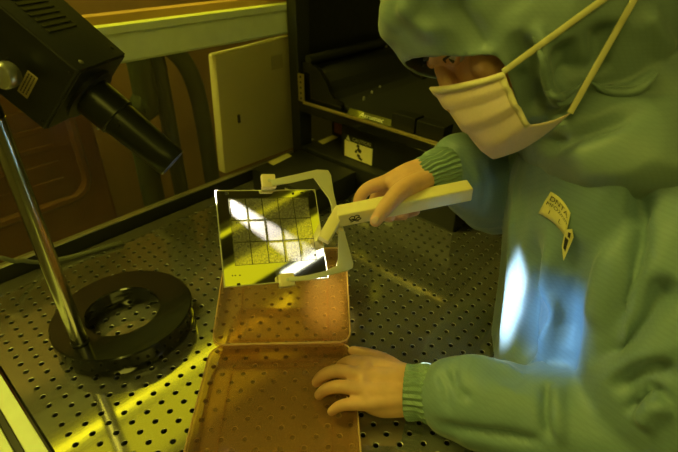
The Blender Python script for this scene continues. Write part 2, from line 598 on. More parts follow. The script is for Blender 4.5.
for x0, x1, z0, z1 in ((.10, .37, -.02, .27), (-.28, .05, -.06, .24), (-.62, -.32, -.06, .24)):
    bm = bmesh.new(); rr(bm, x0, x1, z0, z1, 1.18, .05, .012); d_ = bm_obj('door_moulding', bm, M['red_trim'], cab, smooth=True)
    bm = bmesh.new()
    for k in range(5):
        zz = z0 + .05 + k * .042
        bounds_box(bm, (x0 + .05, 1.174, zz), (x1 - .05, 1.18, zz + .012), .002)
    bm_obj('louvre', bm, M['red_cab'], d_)
dp = thing('pipe_stack', 'dark green upright pipes with an elbow, blurred behind the window pane', 'pipe', (.55, 1.12, FL))
for pts, r in (([(.50, 1.12, FL + .001), (.50, 1.12, .10), (.53, 1.12, .16), (.535, 1.12, .36)], .028), ([(.585, 1.13, FL + .001), (.585, 1.13, .32)], .02),
               ([(.52, 1.10, .33), (.60, 1.10, .31), (.66, 1.10, .20), (.67, 1.10, -.1)], .022)):
    bm = bmesh.new(); add_tube(bm, [Vector(q[:3]) for q in smooth_path(pts, 5)], r, 14); bm_obj('pipe', bm, M['dark_green'], dp, smooth=True)
bm = bmesh.new(); bounds_box(bm, (-.7, 1.62, FL), (1.5, 1.66, .9)); bm_obj('partition_screen', bm, M['tan'], None, (.4, 1.64, FL))
setp(bpy.data.objects['partition_screen'], 'tan partition board standing farthest back, behind the rail and pipes', 'partition')

# hose along the foot of the pane
bm = bmesh.new()
hp = [at_z(-20, 232, .05), at_z(2, 247, .035), at_z(20, 258, .03), at_z(40, 262, .014), at_z(70, 257, .008), at_z(96, 250, .006), at_z(121, 242.5, .006)]
add_tube(bm, [Vector((q[0], min(q[1], .902), q[2])) for q in smooth_path([tuple(p) for p in hp], 6)], .0042, 10, round_ends=True)
o = bm_obj('hose', bm, M['grey_green'], None, hp[-1] - Vector((0, 0, .006)), smooth=True)
setp(o, 'thin grey hose lying along the back edge of the worktop behind the pole', 'hose')

# ------------------------------------------------------------------ ring stand
rc = Vector((.1935, .6335, .0006)); ro, ri, rh = .1045, .0545, .036
st = thing('ring_stand', 'black ring shaped stand base with a polished steel pole', 'stand', rc)
bm = bmesh.new()
prof = [(ri, .002), (ri + .001, .0), (ro - .003, .0), (ro - .002, .003), (ro - .002, .0135), (ro, .0145), (ro, rh - .002), (ro - .002, rh), (ri + .002, rh), (ri, rh - .002), (ri, .02), (ri + .001, .019)]
add_lathe(bm, rc, (0, 0, 1), prof, 96, closed=True)
bm_obj('ring_base', bm, M['black_gloss'], st, smooth=True, auto=40)
pb = at_z(80, 342, rh)
bm = bmesh.new(); add_tube(bm, [Vector((pb.x, pb.y, rh - .004)), Vector((pb.x, pb.y, .372))], .0112, 28); bm_obj('pole', bm, M['pole'], st, smooth=True, auto=50)
bm = bmesh.new(); add_lathe(bm, (pb.x, pb.y, rh), (0, 0, 1), [(.0125, 0), (.0125, .003), (.0115, .004)], 28); bm_obj('pole_collar', bm, M['black'], st, smooth=True)

# ------------------------------------------------------------------ inspection lamp on the pole
AX = Vector(MM @ np.array([.1523, -.5010, .8520])).normalized()      # across the front face
BX = Vector(MM @ np.array([-.6730, .5787, .4606])).normalized()       # down the front face
NX = Vector(MM @ np.array([.7238, .6435, .2490])).normalized()        # the way the barrel looks
w_ = .0892
tl = at_d(78.9, 70.8, .487)
fc = tl + AX * w_ / 2 + BX * w_ / 2
fr = frame(AX, BX, NX)
ic = thing('inspection_lamp', 'black box lamp with a vented top and a long lens barrel, clamped to the pole', 'lamp', fc - NX * .09 + Vector((0, 0, -.08)))
bm = bmesh.new(); add_box(bm, fc - NX * .115, (w_, w_, .23), fr, .0012, 2); hs = bm_obj('housing', bm, M['black_top'], ic, smooth=True)
bm = bmesh.new(); add_box(bm, fc + NX * .0006, (w_ - .004, w_ - .004, .002), fr, .0004, 1); bm_obj('front_plate', bm, M['black'], ic)
bm = bmesh.new(); add_box(bm, fc - NX * .115 - AX * (w_ / 2), (.0012, w_ - .004, .226), fr, .0003, 1); bm_obj('side_cover', bm, M['black'], ic)
# vent grille on the top
bm = bmesh.new()
vc = fc - BX * (w_ / 2)
for k in range(10):
    add_box(bm, vc - NX * (.050 + k * .0072) - AX * .004 - BX * .0004, (.046, .0016, .0042), fr, .0003, 1)
bm_obj('vent_grille', bm, M['black'], ic)
# screws
for s_, t_s, top in ((-.030, .008, 1), (-.030, .19, 1), (.034, .012, 1)):
    bm = bmesh.new(); add_lathe(bm, vc + AX * s_ - NX * t_s, -BX, [(.0026, 0), (.0026, .0006), (.0018, .0011), (.0004, .0012)], 14)
    bm_obj('screw', bm, M['alu_bare'] if s_ < 0 else M['black'], ic, smooth=True)
sc0 = fc - AX * (w_ / 2)
for by, t_s in ((-.036, .004), (.036, .004), (.0, .06)):
    bm = bmesh.new(); add_lathe(bm, sc0 + BX * by - NX * (t_s + .002) - AX * .0006, -AX, [(.0018, 0), (.0018, .0005), (.0004, .0008)], 12)
    bm_obj('screw', bm, M['black_gloss'], ic, smooth=True)
# rating plate on the side, seen small and unreadable
lp = sc0 + BX * .010 - NX * .035 - AX * .0009
l1 = (BX * .75 + NX * (-.02)).normalized()
bm = bmesh.new(); add_box(bm, lp, (.0008, .030, .012), frame(AX, BX, NX), .0002, 1); rp = bm_obj('rating_plate', bm, M['tag_tan'], ic); rp['label'] = 'small tan rating plate on the side'
bm = bmesh.new()
random.seed(2)
for row in range(3):
    y = -.013
    while y < .012:
        L = random.uniform(.001, .0028)
        add_box(bm, lp - AX * .0005 + BX * (y + L / 2) + NX * (row * .0032 - .0032), (.0003, L, .0014), frame(AX, BX, NX)); y += L + .0008
bm_obj('print', bm, M['ink'], rp)
# lens barrel
bo = fc + AX * .003 + BX * .003
def barrel(name, prof, m_, par=ic):
    bm = bmesh.new(); add_lathe(bm, bo, NX, prof, 48); return bm_obj(name, bm, m_, par, smooth=True, auto=30)
barrel('lens_flange', [(.0335, 0), (.0335, .006), (.030, .0075), (.026, .0075)], M['black'])
lb = barrel('lens_barrel', [(.0225, .004), (.0235, .005), (.0235, .042), (.0228, .043)], M['barrel'])
barrel('lens_tip', [(.0205, .042), (.0212, .043), (.0212, .046), (.0195, .10), (.0193, .120), (.0186, .1212), (.0165, .1212), (.0162, .112), (.001, .112)], M['barrel'])
bm = bmesh.new()
d_ = (-AX * .75 - BX * .25).normalized()
d_ = (d_ - NX * d_.dot(NX)).normalized()
add_lathe(bm, bo + NX * .052 + d_ * .0195, d_, [(.0022, 0), (.0022, .003), (.0008, .0032)], 12); bm_obj('set_screw', bm, M['black_gloss'], ic, smooth=True)
bm = bmesh.new(); d2 = (BX * .9 - AX * .45).normalized(); add_lathe(bm, bo + NX * .034 + d2 * .022, d2, [(.002, 0), (.002, .004), (.0008, .0042)], 12); bm_obj('set_screw', bm, M['alu_bare'], ic, smooth=True)
bm = bmesh.new(); add_lathe(bm, bo, NX, [(.0005, .1125), (.0158, .1125), (.0158, .1145), (.0005, .116)], 32); bm_obj('lens', bm, emis('lamp_lens', (.85, .93, 1.0), 3.0), ic, smooth=True)
# clamp and knob toward the pole
kp = at_d(3, 76, .475)
ppos = Vector((pb.x, pb.y, .3728))
bm = bmesh.new(); add_tube(bm, [ppos, ppos + Vector((0, 0, .012)), sc0 - NX * .14 + BX * .03 + AX * .002], .011, 16); bm_obj('clamp_arm', bm, M['black'], ic, smooth=True)
bm = bmesh.new(); add_lathe(bm, kp + AX * .012, -AX, [(.009, 0), (.0125, .002), (.0132, .006), (.0132, .014), (.0115, .0165), (.003, .0172)], 26); bm_obj('clamp_knob', bm, M['alu_bare'], ic, smooth=True)

# ------------------------------------------------------------------ black bench machine on the right behind
def text_mesh(s, size):
    cu = bpy.data.curves.new('t', 'FONT'); cu.body = s; cu.size = size; cu.align_x = 'CENTER'; cu.align_y = 'CENTER'
    o = bpy.data.objects.new('t', cu); COL.objects.link(o)
    dg = bpy.context.evaluated_depsgraph_get()
    me = bpy.data.meshes.new_from_object(o.evaluated_get(dg))
    bpy.data.objects.remove(o); bpy.data.curves.remove(cu)
    return me


def flat_text(name, s, size, c, ex, ey, m_, parent, squash=1.0):
    me = text_mesh(s, size)
    co = get_co(me)
    ex, ey, c = np.array(ex), np.array(ey), np.array(c)
    set_co(me, c + co[:, :1] * ex * squash + co[:, 1:2] * ey)
    return link(name, me, m_, parent)


mc = thing('optical_machine', 'large black bench machine with a shelf tray, back panel and caution label', 'machine', (.95, .65, 0))
bm = bmesh.new(); bounds_box(bm, (.80, .40, .0006), (1.20, .862, .065), .002); bm_obj('plinth', bm, M['black_top'], mc)
bm = bmesh.new(); bounds_box(bm, (.828, .41, .0655), (1.18, .748, .158), .002); bounds_box(bm, (.915, .7485, .0655), (1.18, .862, .158), .002); bm_obj('body', bm, M['black'], mc)
bm = bmesh.new(); bounds_box(bm, (.9125, .76, .075), (.9145, .85, .15)); bm_obj('side_panel', bm, M['red_cab'], mc)
bm = bmesh.new(); bounds_box(bm, (.797, .38, .1585), (1.22, .866, .182), .003); bm_obj('shelf', bm, M['black_gloss'], mc)
bm = bmesh.new(); bounds_box(bm, (.794, .39, .181), (.801, .845, .1875), .0012); ol = bm_obj('shelf_edge', bm, M['gold'], mc)
bm = bmesh.new(); bounds_box(bm, (.847, .878, .1825), (1.16, .90, .70), .004); bm_obj('back_panel', bm, M['black'], mc)
# sloping tray with a curled end cheek
bm = bmesh.new()
pf = [(.860, .262), (.835, .262), (.812, .255), (.795, .236), (.784, .212), (.770, .198), (.74, .1925), (.42, .1915), (.42, .1835), (.86, .1835)]
add_prism(bm, [(.825, y, z) for y, z in pf], (.36, 0, 0), .0015)
bm_obj('tray', bm, M['black_top'], mc, smooth=True, auto=50)
bm = bmesh.new()
pf2 = [(.866, .276), (.838, .276), (.808, .267), (.787, .246), (.774, .222), (.760, .207), (.735, .2), (.735, .1835), (.866, .1835)]
add_prism(bm, [(.812, y, z) for y, z in pf2], (.012, 0, 0), .001); bm_obj('end_cheek', bm, M['black_gloss'], mc)
bm = bmesh.new(); add_prism(bm, [(1.15, y, z) for y, z in pf2], (.02, 0, 0), .001); bm_obj('end_cheek', bm, M['black_gloss'], mc)
bm = bmesh.new(); add_tube(bm, [Vector((.815, .845, .283)), Vector((1.165, .845, .283))], .011, 14); bm_obj('top_bar', bm, M['black_top'], mc, smooth=True)
bm = bmesh.new(); bounds_box(bm, (.799, .846, .184), (.803, .866, .251), .001); hg = bm_obj('hinge_plate', bm, M['gold'], mc)
for zz in (.192, .205, .218, .231, .244):
    bm = bmesh.new(); add_lathe(bm, (.799, .856, zz), (-1, 0, 0), [(.0028, 0), (.0022, .0012), (.0004, .0014)], 10); bm_obj('rivet', bm, M['black'], hg, smooth=True)
for x, y in ((372, 91), (364, 97), (380, 86)):
    p = at_z(x, y, .20)
    bm = bmesh.new(); add_lathe(bm, (p.x, p.y, .192), (0, 0, 1), [(.003, 0), (.003, .007), (.0022, .009), (.0004, .0094)], 12); bm_obj('peg', bm, M['alu_bare'], mc, smooth=True)
for y0, y1, hh in ((.525, .585, .036), (.455, .521, .034)):
    bm = bmesh.new(); bounds_box(bm, (.806, y0, .1825), (.840, y1, .1825 + hh), .0015); bm_obj('cover_block', bm, M['black'], mc)
# slanted white script sign on the tray's front
sg0 = at_X(352, 110.5, .808); sg1 = at_X(391, 121.5, .808)
ex = (sg1 - sg0).normalized(); ey = Vector((.72, 0, .70)); ey = (ey - ex * ey.dot(ex)).normalized()
bm = bmesh.new()
add_box(bm, (sg0 + sg1) / 2 + Vector((.004, 0, -.006)), ((sg1 - sg0).length + .03, .017, .002), frame(ex, ey, ex.cross(ey)), .0006, 1); sp = bm_obj('sign_plate', bm, M['black_gloss'], mc)
cpl = (sg0 + sg1) / 2 + Vector((.004, 0, -.006)) + ex.cross(ey) * .0014 * (1 if ex.cross(ey).x < 0 or ex.cross(ey).z > 0 else -1)
flat_text('sign_lettering', 'Avrumec', .016, cpl, ex, ey, M['white_print'], sp, 1.15)
# caution label
XL = .826
yA, yB, zA, zB = .735, .648, .068, .122
bm = bmesh.new(); bounds_box(bm, (XL, yB, zA), (XL + .002, yA, zB - .012)); cl = bm_obj('caution_label', bm, M['label_paper'], mc); cl['label'] = 'yellow caution label with a black pictogram'
bm = bmesh.new(); bounds_box(bm, (XL + .0002, yB, zB - .0118), (XL + .002, yA, zB + .004)); bm_obj('label_header', bm, M['ink'], cl)
flat_text('caution_lettering', 'CAUTION', .0125, (XL - .0004, (yA + yB) / 2 - .010, zB - .004), (0, -1, 0), (0, 0, 1), M['label_pale'], cl)
bm = bmesh.new()
tx, tz = yA - .011, zB - .004
add_prism(bm, [(XL - .0003, tx + .007, tz - .006), (XL - .0003, tx - .007, tz - .006), (XL - .0003, tx, tz + .007)], (.0004, 0, 0)); bm_obj('warning_triangle', bm, M['label_pale'], cl)
bm = bmesh.new()
yc, zc = (yA + yB) / 2, (zA + zB) / 2 - .006
for dy, dz, sy, sz in ((0, .016, .008, .008), (-.004, .006, .013, .009), (.006, .001, .006, .008), (-.002, -.008, .009, .007), (-.008, -.014, .012, .006)):
    add_box(bm, (XL - .0002, yc + dy, zc + dz), (.0005, sy, sz), Matrix.Rotation(.5, 3, 'X'))
bm_obj('pictogram', bm, M['ink'], cl)
# small labels on the plinth and the body
def flat_label(name, px, z, m_, parent, h=.0008):
    bm = bmesh.new(); add_prism(bm, [at_z(x, y, z) for x, y in px], (0, 0, h)); return bm_obj(name, bm, m_, parent)
flat_label('label_strip', [(318, 141.5), (332.5, 135.5), (338, 137.5), (323, 144.5)], .0655, M['label_paper'], mc)
flat_label('label_strip', [(302, 139.5), (309, 137.5), (314, 139.5), (306, 142.5)], .0655, M['label_pale'], mc)
bm = bmesh.new(); bounds_box(bm, (.798, .555, .012), (.7996, .592, .055)); bm_obj('pale_label', bm, M['label_pale'], mc)

# black control box in front of the machine
bx = thing('control_box', 'low black box with a small yellow label on top, behind the photomask', 'box', (.715, .77, 0))
bm = bmesh.new(); bounds_box(bm, (.632, .665, .0006), (.790, .858, .06), .003); bm_obj('housing', bm, M['black_top'], bx, smooth=True)
flat_label('label_strip', [(268, 162.5), (287, 153.5), (292, 156), (273.5, 165.5)], .0602, M['label_paper'], bx)
bm = bmesh.new(); bounds_box(bm, (.631, .70, .008), (.6318, .74, .05)); bm_obj('side_label', bm, M['label_pale'], bx)
# cables behind the hand
cbp = [(.795, .60, .03), (.775, .585, .02), (.765, .56, .008), (.74, .545, .006), (.72, .57, .006), (.735, .62, .007), (.765, .645, .008), (.795, .63, .02)]
bm = bmesh.new(); add_tube(bm, [Vector(q) for q in smooth_path(cbp, 7)], .0055, 10); o = bm_obj('cable', bm, M['rubber'], None, (.74, .56, 0), smooth=True)
setp(o, 'looped black cable lying in front of the machine plinth behind the right hand', 'cable')

# ------------------------------------------------------------------ amber mask case, lying open on the worktop
ca = math.radians(2.5)
CU = Vector(UD) * math.cos(ca) + Vector(VD) * math.sin(ca)
CV = Vector(VD) * math.cos(ca) - Vector(UD) * math.sin(ca)
hl, hr = at_z(214, 349, .014), at_z(349.5, 346, .014)
hc = (hl + hr) / 2; hc.z = 0
CU = (hr - hl); CU.z = 0; cw = CU.length; CU.normalize(); CV = Vector((-CU.y, CU.x, 0))
case = thing('mask_case', 'amber see-through plastic mask case lying open on the worktop', 'case', hc - CV * .1)


def tray_shell(bm, o, ex, ey, ez, w, l, h, r, t, flare=.004):
    """open tray: rounded outline w x l in (ex, ey) starting at o, walls rising along ez, wall thickness t"""
    def outline(off, grow):
        pts = []
        x0, x1, y0, y1 = -w / 2 + off - grow, w / 2 - off + grow, off - grow, l - off + grow
        rr_ = max(r - off + grow, .002)
        for cx, cy, a0 in ((x1 - rr_, y1 - rr_, 0), (x0 + rr_, y1 - rr_, 90), (x0 + rr_, y0 + rr_, 180), (x1 - rr_, y0 + rr_, 270)):
            for k in range(7):
                a = math.radians(a0 + 15 * k)
                pts.append((cx + rr_ * math.cos(a), cy + rr_ * math.sin(a)))
        return pts
    def P(pts, z): return [o + ex * x + ey * y + ez * z for x, y in pts]
    rings = [P(outline(.004, 0), 0), P(outline(0, 0), .004), P(outline(0, flare * .8), h - .0015), P(outline(0, flare + .003), h - .0015), P(outline(0, flare + .003), h),
             P(outline(t, flare), h), P(outline(t, 0), .005), P(outline(t + .003, 0), t)]
    R = [[bm.verts.new(p) for p in q] for q in rings]
    n = len(R[0])
    for a, b_ in zip(R[:-1], R[1:]):
        for i in range(n): bm.faces.new([a[i], a[(i + 1) % n], b_[(i + 1) % n], b_[i]])
    bm.faces.new(R[0][::-1]); bm.faces.new(R[-1])


EZ = Vector((0, 0, 1))


def rim_ring(o, ex, ey, ez, w, l, h, r, rad):
    pts = []
    x1, y0, y1 = w / 2, 0, l
    for cx, cy, a0 in ((x1 - r, y1 - r, 0), (-x1 + r, y1 - r, 90), (-x1 + r, y0 + r, 180), (x1 - r, y0 + r, 270)):
        for k in range(7):
            a = math.radians(a0 + 15 * k)
            pts.append(o + ex * (cx + r * math.cos(a)) + ey * (cy + r * math.sin(a)) + ez * h)
    pts.append(pts[0] + (pts[1] - pts[0]) * .01)
    bm = bmesh.new(); add_tube(bm, pts, rad, 8, 1.0, ez)
    return bm


bm = bmesh.new(); tray_shell(bm, hc - CV * .206 + EZ * .0005, CU, CV, EZ, cw - .006, .200, .019, .020, .0018)
cbse = bm_obj('case_base', bm, M['case'], case, smooth=True, auto=40)
bm = bmesh.new()
for s_ in (-1, 1):
    add_box(bm, hc - CV * .106 + CU * (s_ * (cw / 2 - .030)) + EZ * .0035, (.0016, .150, .0022), frame(CU, CV, EZ), .0003, 1)
add_box(bm, hc - CV * .028 + EZ * .0035, (cw - .062, .0016, .0022), frame(CU, CV, EZ), .0003, 1)
add_box(bm, hc - CV * .019 + EZ * .0045, (cw - .09, .0016, .004), frame(CU, CV, EZ), .0003, 1)
bm_obj('inner_rib', bm, M['case'], cbse)
bm_obj('rim', rim_ring(hc - CV * .206 + EZ * .0005, CU, CV, EZ, cw - .006 + .013, .2065, .0195, .023, .0012), M['rim_highlight'], cbse, smooth=True)
la = math.radians(17)
LV = CV * math.cos(la) + EZ * math.sin(la); LN = CU.cross(LV)
lo = hc + EZ * .004 + CV * .004
bm = bmesh.new(); tray_shell(bm, lo, CU, LV, LN, cw - .010, .172, .022, .014, .0018)
lid = bm_obj('case_lid', bm, M['case'], case, smooth=True, auto=40)
bm = bmesh.new()
add_box(bm, lo + LV * .016 + LN * .0035, (cw - .05, .0016, .003), frame(CU, LV, LN), .0003, 1)
for s_ in (-1, 1): add_box(bm, lo + LV * .085 + CU * (s_ * (cw / 2 - .032)) + LN * .0035, (.0016, .13, .003), frame(CU, LV, LN), .0003, 1)
bm_obj('inner_rib', bm, M['case'], lid)
bm_obj('rim', rim_ring(lo, CU, LV, LN, cw - .010 + .013, .1785, .0225, .017, .0012), M['rim_highlight'], lid, smooth=True)
for s_ in (-.32, .32):
    bm = bmesh.new(); add_tube(bm, [hc + CU * (cw * s_ - .03) + EZ * .006 - CV * .001, hc + CU * (cw * s_ + .03) + EZ * .006 - CV * .001], .0035, 12)
    bm_obj('hinge', bm, M['case'], case, smooth=True)

# ------------------------------------------------------------------ photomask held by a gripper
PS = .127
src = np.array([(-.5, .5), (.5, .5), (.5, -.5), (-.5, -.5)]) * PS
A_ = []
for (X, Y), (x, y) in zip(src, (np.array([(214.3, 190.8), (313.8, 189.8), (329.4, 277.7), (225.9, 287.0)]) - [CX, CY]) / FPX):
    A_ += [[X, Y, 1, 0, 0, 0, -x * X, -x * Y, -x], [0, 0, 0, X, Y, 1, -y * X, -y * Y, -y]]
h_ = np.linalg.svd(np.array(A_))[2][-1].reshape(3, 3)
h_ = h_ if h_[2, 2] > 0 else -h_
h_ = h_ / ((np.linalg.norm(h_[:, 0]) + np.linalg.norm(h_[:, 1])) / 2)
wx, wy = np.linalg.norm(h_[:, 0]) * PS, np.linalg.norm(h_[:, 1]) * PS
PE = Vector(MM @ h_[:, 0]).normalized()
PF = Vector(MM @ h_[:, 1]); PF = (PF - PE * PF.dot(PE)).normalized()
PN = PE.cross(PF)
PC = Vector(MM @ h_[:, 2]) + Vector((0, 0, H))
PFR = frame(PE, PF, PN)


def on_plate(x, y, c):
    """point above the plate plane by c"""
    o = Vector((0, 0, H)); d = Vector(ray(x, y)); q = PC + PN * c
    return o + d * ((q - o).dot(PN) / d.dot(PN))


M['chrome'] = mat('chromed_glass', (.80, .82, .66), .035, 1.0)
m, nt, b = new_mat('etched_die_array')
b.inputs['Metallic'].default_value = 1.0
tc = nt.nodes.new('ShaderNodeTexCoord')
n1 = nt.nodes.new('ShaderNodeTexNoise'); n1.inputs['Scale'].default_value = 420; n1.inputs['Detail'].default_value = 2
nt.links.new(tc.outputs['Object'], n1.inputs['Vector'])
n2 = nt.nodes.new('ShaderNodeTexNoise'); n2.inputs['Scale'].default_value = 60
nt.links.new(tc.outputs['Object'], n2.inputs['Vector'])
r_ = nt.nodes.new('ShaderNodeMapRange'); r_.inputs[1].default_value = .35; r_.inputs[2].default_value = .65; r_.inputs[3].default_value = .03; r_.inputs[4].default_value = .10
nt.links.new(n1.outputs['Fac'], r_.inputs[0]); nt.links.new(r_.outputs[0], b.inputs['Roughness'])
cr = nt.nodes.new('ShaderNodeValToRGB'); cr.color_ramp.elements[0].color = (.50, .48, .30, 1); cr.color_ramp.elements[1].color = (.90, .86, .62, 1)
cr.color_ramp.elements[0].position = .35; cr.color_ramp.elements[1].position = .65
nt.links.new(n1.outputs['Fac'], cr.inputs[0]); nt.links.new(cr.outputs[0], b.inputs['Base Color'])
df = nt.nodes.new('ShaderNodeBsdfDiffuse'); df.inputs[0].default_value = (.75, .72, .66, 1)
mx_ = nt.nodes.new('ShaderNodeMixShader'); mx_.inputs[0].default_value = .17
nt.links.new(b.outputs[0], mx_.inputs[1]); nt.links.new(df.outputs[0], mx_.inputs[2]); nt.links.new(mx_.outputs[0], nt.nodes['Material Output'].inputs[0])
M['die'] = m
M['die_line'] = mat('scribe_line', (.10, .10, .05), .25, .8)

pm = thing('photomask', 'square mirror-like photomask with a grid of dies, held by the gripper', 'photomask', PC)
bm = bmesh.new(); add_box(bm, PC - PN * .0012, (wx, wy, .0024), PFR, .0005, 2); bm_obj('glass_plate', bm, M['chrome'], pm)
bm = bmesh.new()
for sx_ in (-1, 1):
    add_box(bm, PC + PE * (sx_ * wx / 2) - PN * .0009, (.0012, wy + .0012, .0026), PFR, .0003, 1)
    add_box(bm, PC + PF * (sx_ * wy / 2) - PN * .0009, (wx + .0012, .0012, .0026), PFR, .0003, 1)
bm_obj('glass_edge', bm, M['label_pale'], pm)
# die array in plate coordinates
da0, da1, db0, db1 = -.051, .054, -.036, .050
bm = bmesh.new(); add_box(bm, PC + PE * ((da0 + da1) / 2) + PF * ((db0 + db1) / 2) + PN * .0001, (da1 - da0, db1 - db0, .0002), PFR); dz = bm_obj('die_array', bm, M['die'], pm)
bm = bmesh.new()
nc, nr = 5, 3
for k in range(nc + 1):
    a = da0 + (da1 - da0) * k / nc
    add_box(bm, PC + PE * a + PF * ((db0 + db1) / 2) + PN * .0003, (.0011 if 0 < k < nc else .0005, db1 - db0, .0002), PFR)
for k in range(nr + 1):
    b2 = db0 + (db1 - db0) * k / nr
    add_box(bm, PC + PF * b2 + PE * ((da0 + da1) / 2) + PN * .0003, (da1 - da0, .0011 if 0 < k < nr else .0005, .0002), PFR)
bm_obj('scribe_line', bm, M['die_line'], dz)
for x, y, sx, sy in ((232.5, 275.6, .0014, .0014), (235.4, 275.4, .0014, .0014), (240, 275.2, .0018, .0014), (238.7, 284.6, .0042, .0035), (226.5, 193.5, .0036, .0026),
                     (293, 193.5, .003, .003), (302, 192.6, .0042, .002), (309.5, 193.8, .0018, .0018), (315, 255, .0025, .0025), (324, 276, .004, .003)):
    bm = bmesh.new(); add_box(bm, on_plate(x, y, .0002), (sx, sy, .0003), PFR); bm_obj('alignment_mark', bm, M['ink'], pm)

gr = thing('mask_gripper', 'ivory gripping tool with a square handle and two bent arms around the photomask', 'gripper', on_plate(335, 216, .012))
gc = .010
def sheet(name, px, c, t, m_, bev=.0008):
    bm = bmesh.new(); add_prism(bm, [on_plate(x, y, c) for x, y in px], PN * t, bev); return bm_obj(name, bm, m_, gr, smooth=True, auto=30)
sheet('upper_arm', [(270, 180.5), (291, 176.2), (316, 170.2), (327.5, 170.8), (330.5, 176), (333, 194), (336.5, 207), (337, 220), (332.5, 222), (331.5, 206), (329, 198.5), (313.5, 177.5), (291, 183.2), (272, 186.5)], gc, .003, M['tool_metal'])
sheet('lower_arm', [(339.5, 219), (342.5, 228), (352.8, 264), (352, 268.5), (346, 271.5), (308, 280.5), (290, 282), (288, 277.2), (307, 276.2), (325, 271.2), (336.5, 266.5), (338.5, 258), (338.5, 234), (334, 222)], gc, .003, M['tool_metal'])
for (cx, cy), (sx, sy), inward in (((267, 184), (.018, .019), -1), ((285, 281.5), (.019, .0165), 1)):
    bm = bmesh.new()
    q = on_plate(cx, cy, 0)
    add_box(bm, q + PN * .0075, (sx, sy, .009), PFR, .0015, 2)
    e = wy / 2
    add_box(bm, PC + PE * ((q - PC).dot(PE)) - PF * (inward * (e + .0044)) + PN * .002, (sx * .8, .005, .016), PFR, .001, 1)
    jw = bm_obj('jaw_clip', bm, M['clip'], gr, smooth=True)
    bm = bmesh.new(); add_lathe(bm, q + PN * .012, PN, [(.0022, 0), (.0022, .0008), (.0004, .001)], 12); bm_obj('rivet', bm, M['tool_metal'], jw, smooth=True)
# handle
HA = on_plate(337, 216.5, .020); HB = at_d(469.5, 190, .648)
hx = (HB - HA).normalized()
view = Vector((0, 0, H)) - (HA + HB) / 2
hy = Vector((0, 0, 1)) + view.normalized() * .25
hy = (hy - hx * hy.dot(hx)).normalized(); hz = hx.cross(hy)
HW, HHT = .0215, .0215
bm = bmesh.new(); add_box(bm, (HA + HB) / 2, ((HB - HA).length, HW, HHT), frame(hx, hy, hz), .002, 3); hd = bm_obj('handle', bm, M['handle'], gr, smooth=True)
bm = bmesh.new()
nk = on_plate(323.5, 240, .013)
dn = (nk - HA).normalized(); ny = (hx - dn * hx.dot(dn)).normalized(); nz = dn.cross(ny)
ctr = (HA + nk) / 2 - dn * .004
add_box(bm, ctr, ((nk - HA).length + .010, .0155, .0175), frame(dn, ny, nz), .0018, 2)
bm_obj('bent_neck', bm, M['handle'], gr, smooth=True)
bm = bmesh.new(); add_tube(bm, [on_plate(339.5, 226, .004), on_plate(339.5, 231, .012)], .005, 12); bm_obj('pivot_pin', bm, M['clip'], gr, smooth=True)
# engraved emblem on the handle face toward the viewer
fn = hz if hz.dot(view) > 0 else -hz
def on_handle(a, b_):         # a along the handle from the neck end (m), b up
    return HA + hx * a + hy * b_ + fn * (HHT / 2 + .0003)
bm = bmesh.new()
for lp_ in ([(0, .0015), (.004, .005), (.008, .002), (.004, -.001), (0, .0015)], [(.007, .004), (.011, .0055), (.014, .003), (.010, .0), (.006, -.003), (.002, -.0045)],
            [(.001, -.002), (.006, -.001), (.012, -.003), (.016, -.0015), (.013, .001)], [(.004, .001), (.009, -.004), (.013, -.005)]):
    add_tube(bm, [on_handle(.0135 + q[0], q[1]) for q in smooth_path(lp_, 5)], .0006, 6)
em = bm_obj('engraved_emblem', bm, M['ink'], gr); em['label'] = 'dark knotted emblem engraved on the handle'

# ------------------------------------------------------------------ the person
HC = at_d(487, 33, .575)
HF = camvec(-.72, -.68, .16).normalized()
HU = camvec(-.68, .72, .04); HU = (HU - HF * HU.dot(HF)).normalized()
HL = HF.cross(HU)
if HL.dot(Vector((0, 0, H)) - HC) < 0: HL = -HL          # the left side of the head is toward the viewer
HC = HC - HF * .022
HM = np.array([HF, HL, HU])
def hp_(f, l, u): return HC + HF * f + HL * l + HU * u

FD = np.array([-.97, .25, 0]); LD = np.array([-.25, -.97, 0])     # chest forward, person's left (in u,v)
def uv3(u, v, z): return uvz(u, v, z)
tf = uvz(-.97, .25, 0).normalized(); tl_ = uvz(-.25, -.97, 0).normalized()
person = thing('person', 'person in a blue cleanroom hood, gown and face mask bending over the bench', 'person', uvz(.60, .55, FL))


def torso(bm, rows, seg=40):
    rings = []
    for u, v, z, w, d, *k in rows:
        c = uvz(u, v, z)
        e = 2.4
        rg = []
        for i in range(seg):
            a = 2 * math.pi * i / seg
            ca_, sa_ = math.cos(a), math.sin(a)
            r = (abs(ca_) ** e + abs(sa_) ** e) ** (-1 / e)
            dd = d if ca_ > 0 else (k[0] if k else d)
            rg.append(c + tf * (dd * r * ca_) + tl_ * (w * r * sa_))
        rings.append(rg)
    add_rings(bm, rings)


def limb(bm, pts, seg=20, flat=1.0, n=6, up=None):
    """pts: (x, y, z, r) in bench space"""
    P = smooth_path(pts, n)
    add_tube(bm, [Vector(p[:3]) for p in P], [p[3] for p in P], seg, flat, up, True)


def J(x, y, D, r): return (*at_d(x, y, D), r)
def Z(x, y, z, r): return (*at_z(x, y, z), r)


# --- hands
def finger(bm, js):
    P = smooth_path(js, 4)
    add_tube(bm, [Vector(p[:3]) for p in P], [p[3] for p in P], 16, 1, None, True)


body = bmesh.new()
